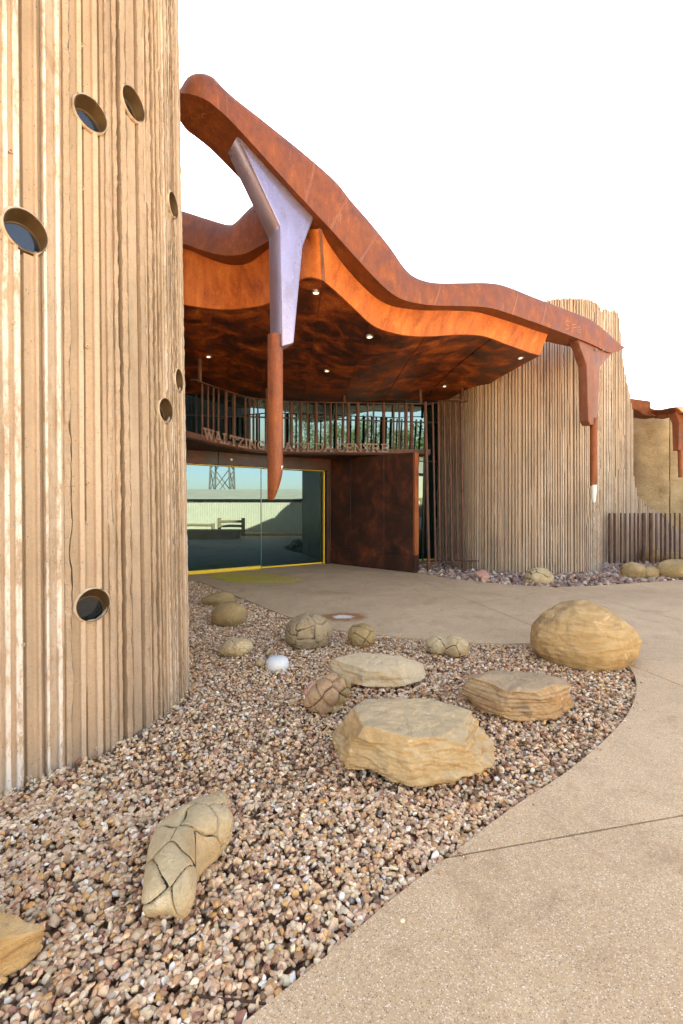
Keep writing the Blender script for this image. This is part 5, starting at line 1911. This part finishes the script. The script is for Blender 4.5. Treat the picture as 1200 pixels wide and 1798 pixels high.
fs = [(-.6, -.75, .35), (.55, -.8, .3), (-.1, -.72, .75), (.25, -.38, .9), (-.62, -.35, .7), (-.35, .12, .93), (-.9, .1, .3), (.35, .05, .95), (.1, .5, .86), (-.55, .55, .6), (.75, .35, .55), (.2, .9, .42), (-.4, .9, .2), (.8, -.2, .3), (.9, .6, -.2), (-.9, -.6, -.3), (0, -.9, -.4)]
cracked('cracked_long_stone', 'elongated buff stone with branching cracks, nearest the camera in the gravel', (-.715, 2.06), longstone, fs, M['sand_plate'], -.02, 7, .007, .022, .03, 15)

# white dome lamp
N = 28
c = Vector((-.648, 4.60, -0.03))
prof = [(.108, -.02), (.118, .02), (.118, .055), (.109, .085), (.088, .106), (.055, .117), (.02, .121), (.006, .122)]
dome = lobj('dome_lamp', [[c + Vector((r * math.cos(2 * math.pi * k / N), r * math.sin(2 * math.pi * k / N), z)) for k in range(N)] for r, z in prof], M['white_dome'], None, angle=60)
tag(dome, 'white rounded dome lamp sitting in the gravel', 'lamp')
tube('stem', [c + UP * .121, c + UP * .165], .005, M['galv'], dome, 8)

# twig near the lower edge
tw = [G(338, 1742), G(372, 1748), G(410, 1750), G(440, 1755), G(468, 1757)]
tw = [p + Vector((0, 0, -.012 + .004 * (i % 2))) for i, p in enumerate(tw)]
t = tube('twig', cr(tw, 4), [.004] * 17, M['twig'], None, 7)
tag(t, 'dark dry twig lying on the gravel near the lower edge', 'twig')

# ------------------------------------------------------------------ across the yard, behind the camera (seen mirrored in the glass)
def mirror(p):
    p = Vector(p)
    k = (p - D0).dot(dn)
    return p - dn * 2 * k
VD = 26.0
def vm(px, z, d=VD):
    q = Vector(((px - 600) / F * d, d, 0))
    q = mirror(q)
    return Vector((q.x, q.y, z))
s0, s1 = vm(330, 0), vm(530, 0)
sd_ = (s1 - s0).normalized()
sn_ = Vector((-sd_.y, sd_.x, 0))      # towards the building
if sn_.x > 0:
    sn_ = -sn_
sA, sB = s0 - sd_ * 27, s0 + sd_ * 16
shed = empty('corrugated_shed', (sA + sB) / 2, 'long low cream corrugated iron shed across the yard, mirrored in the doors', 'shed')
Ls = (sB - sA).length
rows = []
nn = int(Ls / .025)
for i in range(nn + 1):
    p = sA + sd_ * (i * .025) + sn_ * (.014 * math.sin(i * .025 / .1 * 2 * math.pi))
    rows.append([p + UP * 0.15, p + UP * 2.0])
lobj('wall', rows, M['shed'], shed, closed=False, angle=80)
mobj('eave_gutter', [sA + sn_ * .12 + UP * 1.93, sB + sn_ * .12 + UP * 1.93, sB + sn_ * .12 + UP * 2.03, sA + sn_ * .12 + UP * 2.03, sA + UP * 1.93 - sn_ * .02, sB + UP * 1.93 - sn_ * .02], [(0, 1, 2, 3), (0, 1, 5, 4)], M['black_steel'], shed, smooth=False)
mobj('roof', [sA + sn_ * .2 + UP * 2.04, sB + sn_ * .2 + UP * 2.04, sB - sn_ * 4 + UP * 2.75, sA - sn_ * 4 + UP * 2.75, sB - sn_ * 8 + UP * 2.04, sA - sn_ * 8 + UP * 2.04], [(0, 1, 2, 3), (3, 2, 4, 5)], M['shed_roof'], shed, smooth=False)
mobj('end_wall', [sB + UP * -.1, sB - sn_ * 7.8 + UP * -.1, sB - sn_ * 7.8 + UP * 2.03, sB - sn_ * 4 + UP * 2.72, sB + UP * 2.03], [(0, 1, 2, 3, 4)], M['shed'], shed, smooth=False)
kb = [sA + sn_ * .9, sB + sn_ * .9]
kc = (sA + sB) / 2 + sn_ * .6 + UP * .02
tag(bevel_box('low_kerb', kc, sd_ * Ls / 2, sn_ * .5, UP * .14, M['kerb'], None, .01), 'sunlit low kerb along the foot of the corrugated shed', 'kerb')
pk = vm(362, 0.1, 23.0)
tag(bevel_box('planter_block', pk + UP * .1, sd_ * 1.6, sn_ * .5, UP * .26, M['earth'], None, .02), 'low dark block standing in the yard before the shed', 'planter')
for i, (a, b) in enumerate(((300, 373), (384, 426))):
    pa, pb = vm(a, 0, 24.9), vm(b, 0, 24.9)
    lf = empty('log_fence', (pa + pb) / 2, ['longer low log fence panel before the corrugated shed', 'shorter upright log fence panel before the corrugated shed'][i], 'fence', 'log fences by the shed')
    for q in (pa, pb):
        tube('post', [q, q + UP * (1.0 if i else .7)], .10, M['log'], lf, 10)
    for z in ((.3, .55, .8) if i else (.25, .6)):
        tube('rail', [pa + UP * z, (pa + pb) / 2 + UP * (z + .02), pb + UP * z], .075, M['log'], lf, 10)
# lattice mast beyond the shed
bs = [vm(376, 0, 47), vm(414, 0, 47)]
wv = (bs[1] - bs[0])
dv = Vector((-wv.y, wv.x, 0))
mast = empty('lattice_mast', (bs[0] + bs[1]) / 2, 'tall steel lattice mast rising behind the shed', 'mast')
cn = [bs[0], bs[1], bs[1] + dv, bs[0] + dv]
cc = sum(cn, Vector()) / 4
for k, q in enumerate(cn):
    tube('leg', [q, q.lerp(cc, .5) + UP * 16], .09, M['galv'], mast, 6)
for k in range(4):
    for j in range(6):
        f0, f1 = j / 6, (j + 1) / 6
        a = cn[k].lerp(cc, .5 * f0) + UP * 16 * f0
        b = cn[(k + 1) % 4].lerp(cc, .5 * f1) + UP * 16 * f1
        c2 = cn[(k + 1) % 4].lerp(cc, .5 * f0) + UP * 16 * f0
        d2 = cn[k].lerp(cc, .5 * f1) + UP * 16 * f1
        tube('brace', [a, b], .05, M['galv'], mast, 5)
        tube('brace', [c2, d2], .05, M['galv'], mast, 5)
# gum trees behind the shed
def tree(label, pos, h, seed):
    r = np.random.default_rng(seed)
    root = empty('gum_tree', pos, label, 'tree', 'trees behind the shed')
    tr = []
    limbs = []
    trunk = [Vector(pos), Vector(pos) + Vector((.1, .05, h * .25)), Vector(pos) + Vector((.0, .15, h * .5)), Vector(pos) + Vector((.15, .1, h * .78))]
    tube('trunk', cr(trunk, 4), list(np.linspace(.2, .05, 13)), M['bark'], root, 8)
    tips = []
    for k in range(8):
        a = k * 2.4
        b0 = trunk[1].lerp(trunk[3], r.uniform(.1, .9))
        e = b0 + Vector((math.cos(a), math.sin(a), r.uniform(.3, 1.0))) * h * r.uniform(.16, .3)
        tube('limb', [b0, (b0 + e) / 2 + Vector((0, 0, -.05)), e], [.06, .045, .02], M['bark'], root, 6)
        tips.append(e)
    tips.append(trunk[3])
    n = 2600
    ctr = np.array([t[:] for t in tips])[r.integers(0, len(tips), n)]
    u = r.normal(size=(n, 3))
    u /= np.linalg.norm(u, axis=1)[:, None]
    C = ctr + u * (r.uniform(0, 1, (n, 1)) ** .4) * h * np.array([.15, .15, .12])
    ax = r.normal(size=(n, 3)); ax /= np.linalg.norm(ax, axis=1)[:, None]
    bx_ = np.cross(ax, r.normal(size=(n, 3))); bx_ /= np.linalg.norm(bx_, axis=1)[:, None]
    sz = r.uniform(.05, .11, (n, 1))
    Vq = np.stack([C - ax * sz * 1.4, C + bx_ * sz * .6, C + ax * sz * 1.4, C - bx_ * sz * .6], 1).reshape(-1, 3)
    link('crown', np_mesh('crown', Vq, np.arange(n * 4).reshape(-1, 4), False), M['leaf'], root)
for i, (k, off, h, lb) in enumerate([(-24, 9.4, 7.4, 'tallest gum tree behind the shed, farthest from the mast'), (-19, 9.8, 6.4, 'gum tree behind the shed, second farthest from the mast'), (-14.5, 9.2, 7.0, 'broad gum tree behind the middle of the shed'), (-10, 9.6, 6.2, 'gum tree behind the shed, second nearest the mast'), (-6, 9.2, 5.4, 'lowest gum tree behind the shed, nearest the mast')]):
    p = s0 + sd_ * k - sn_ * off
    tree(lb, (p.x, p.y, -.1), h, 60 + i)
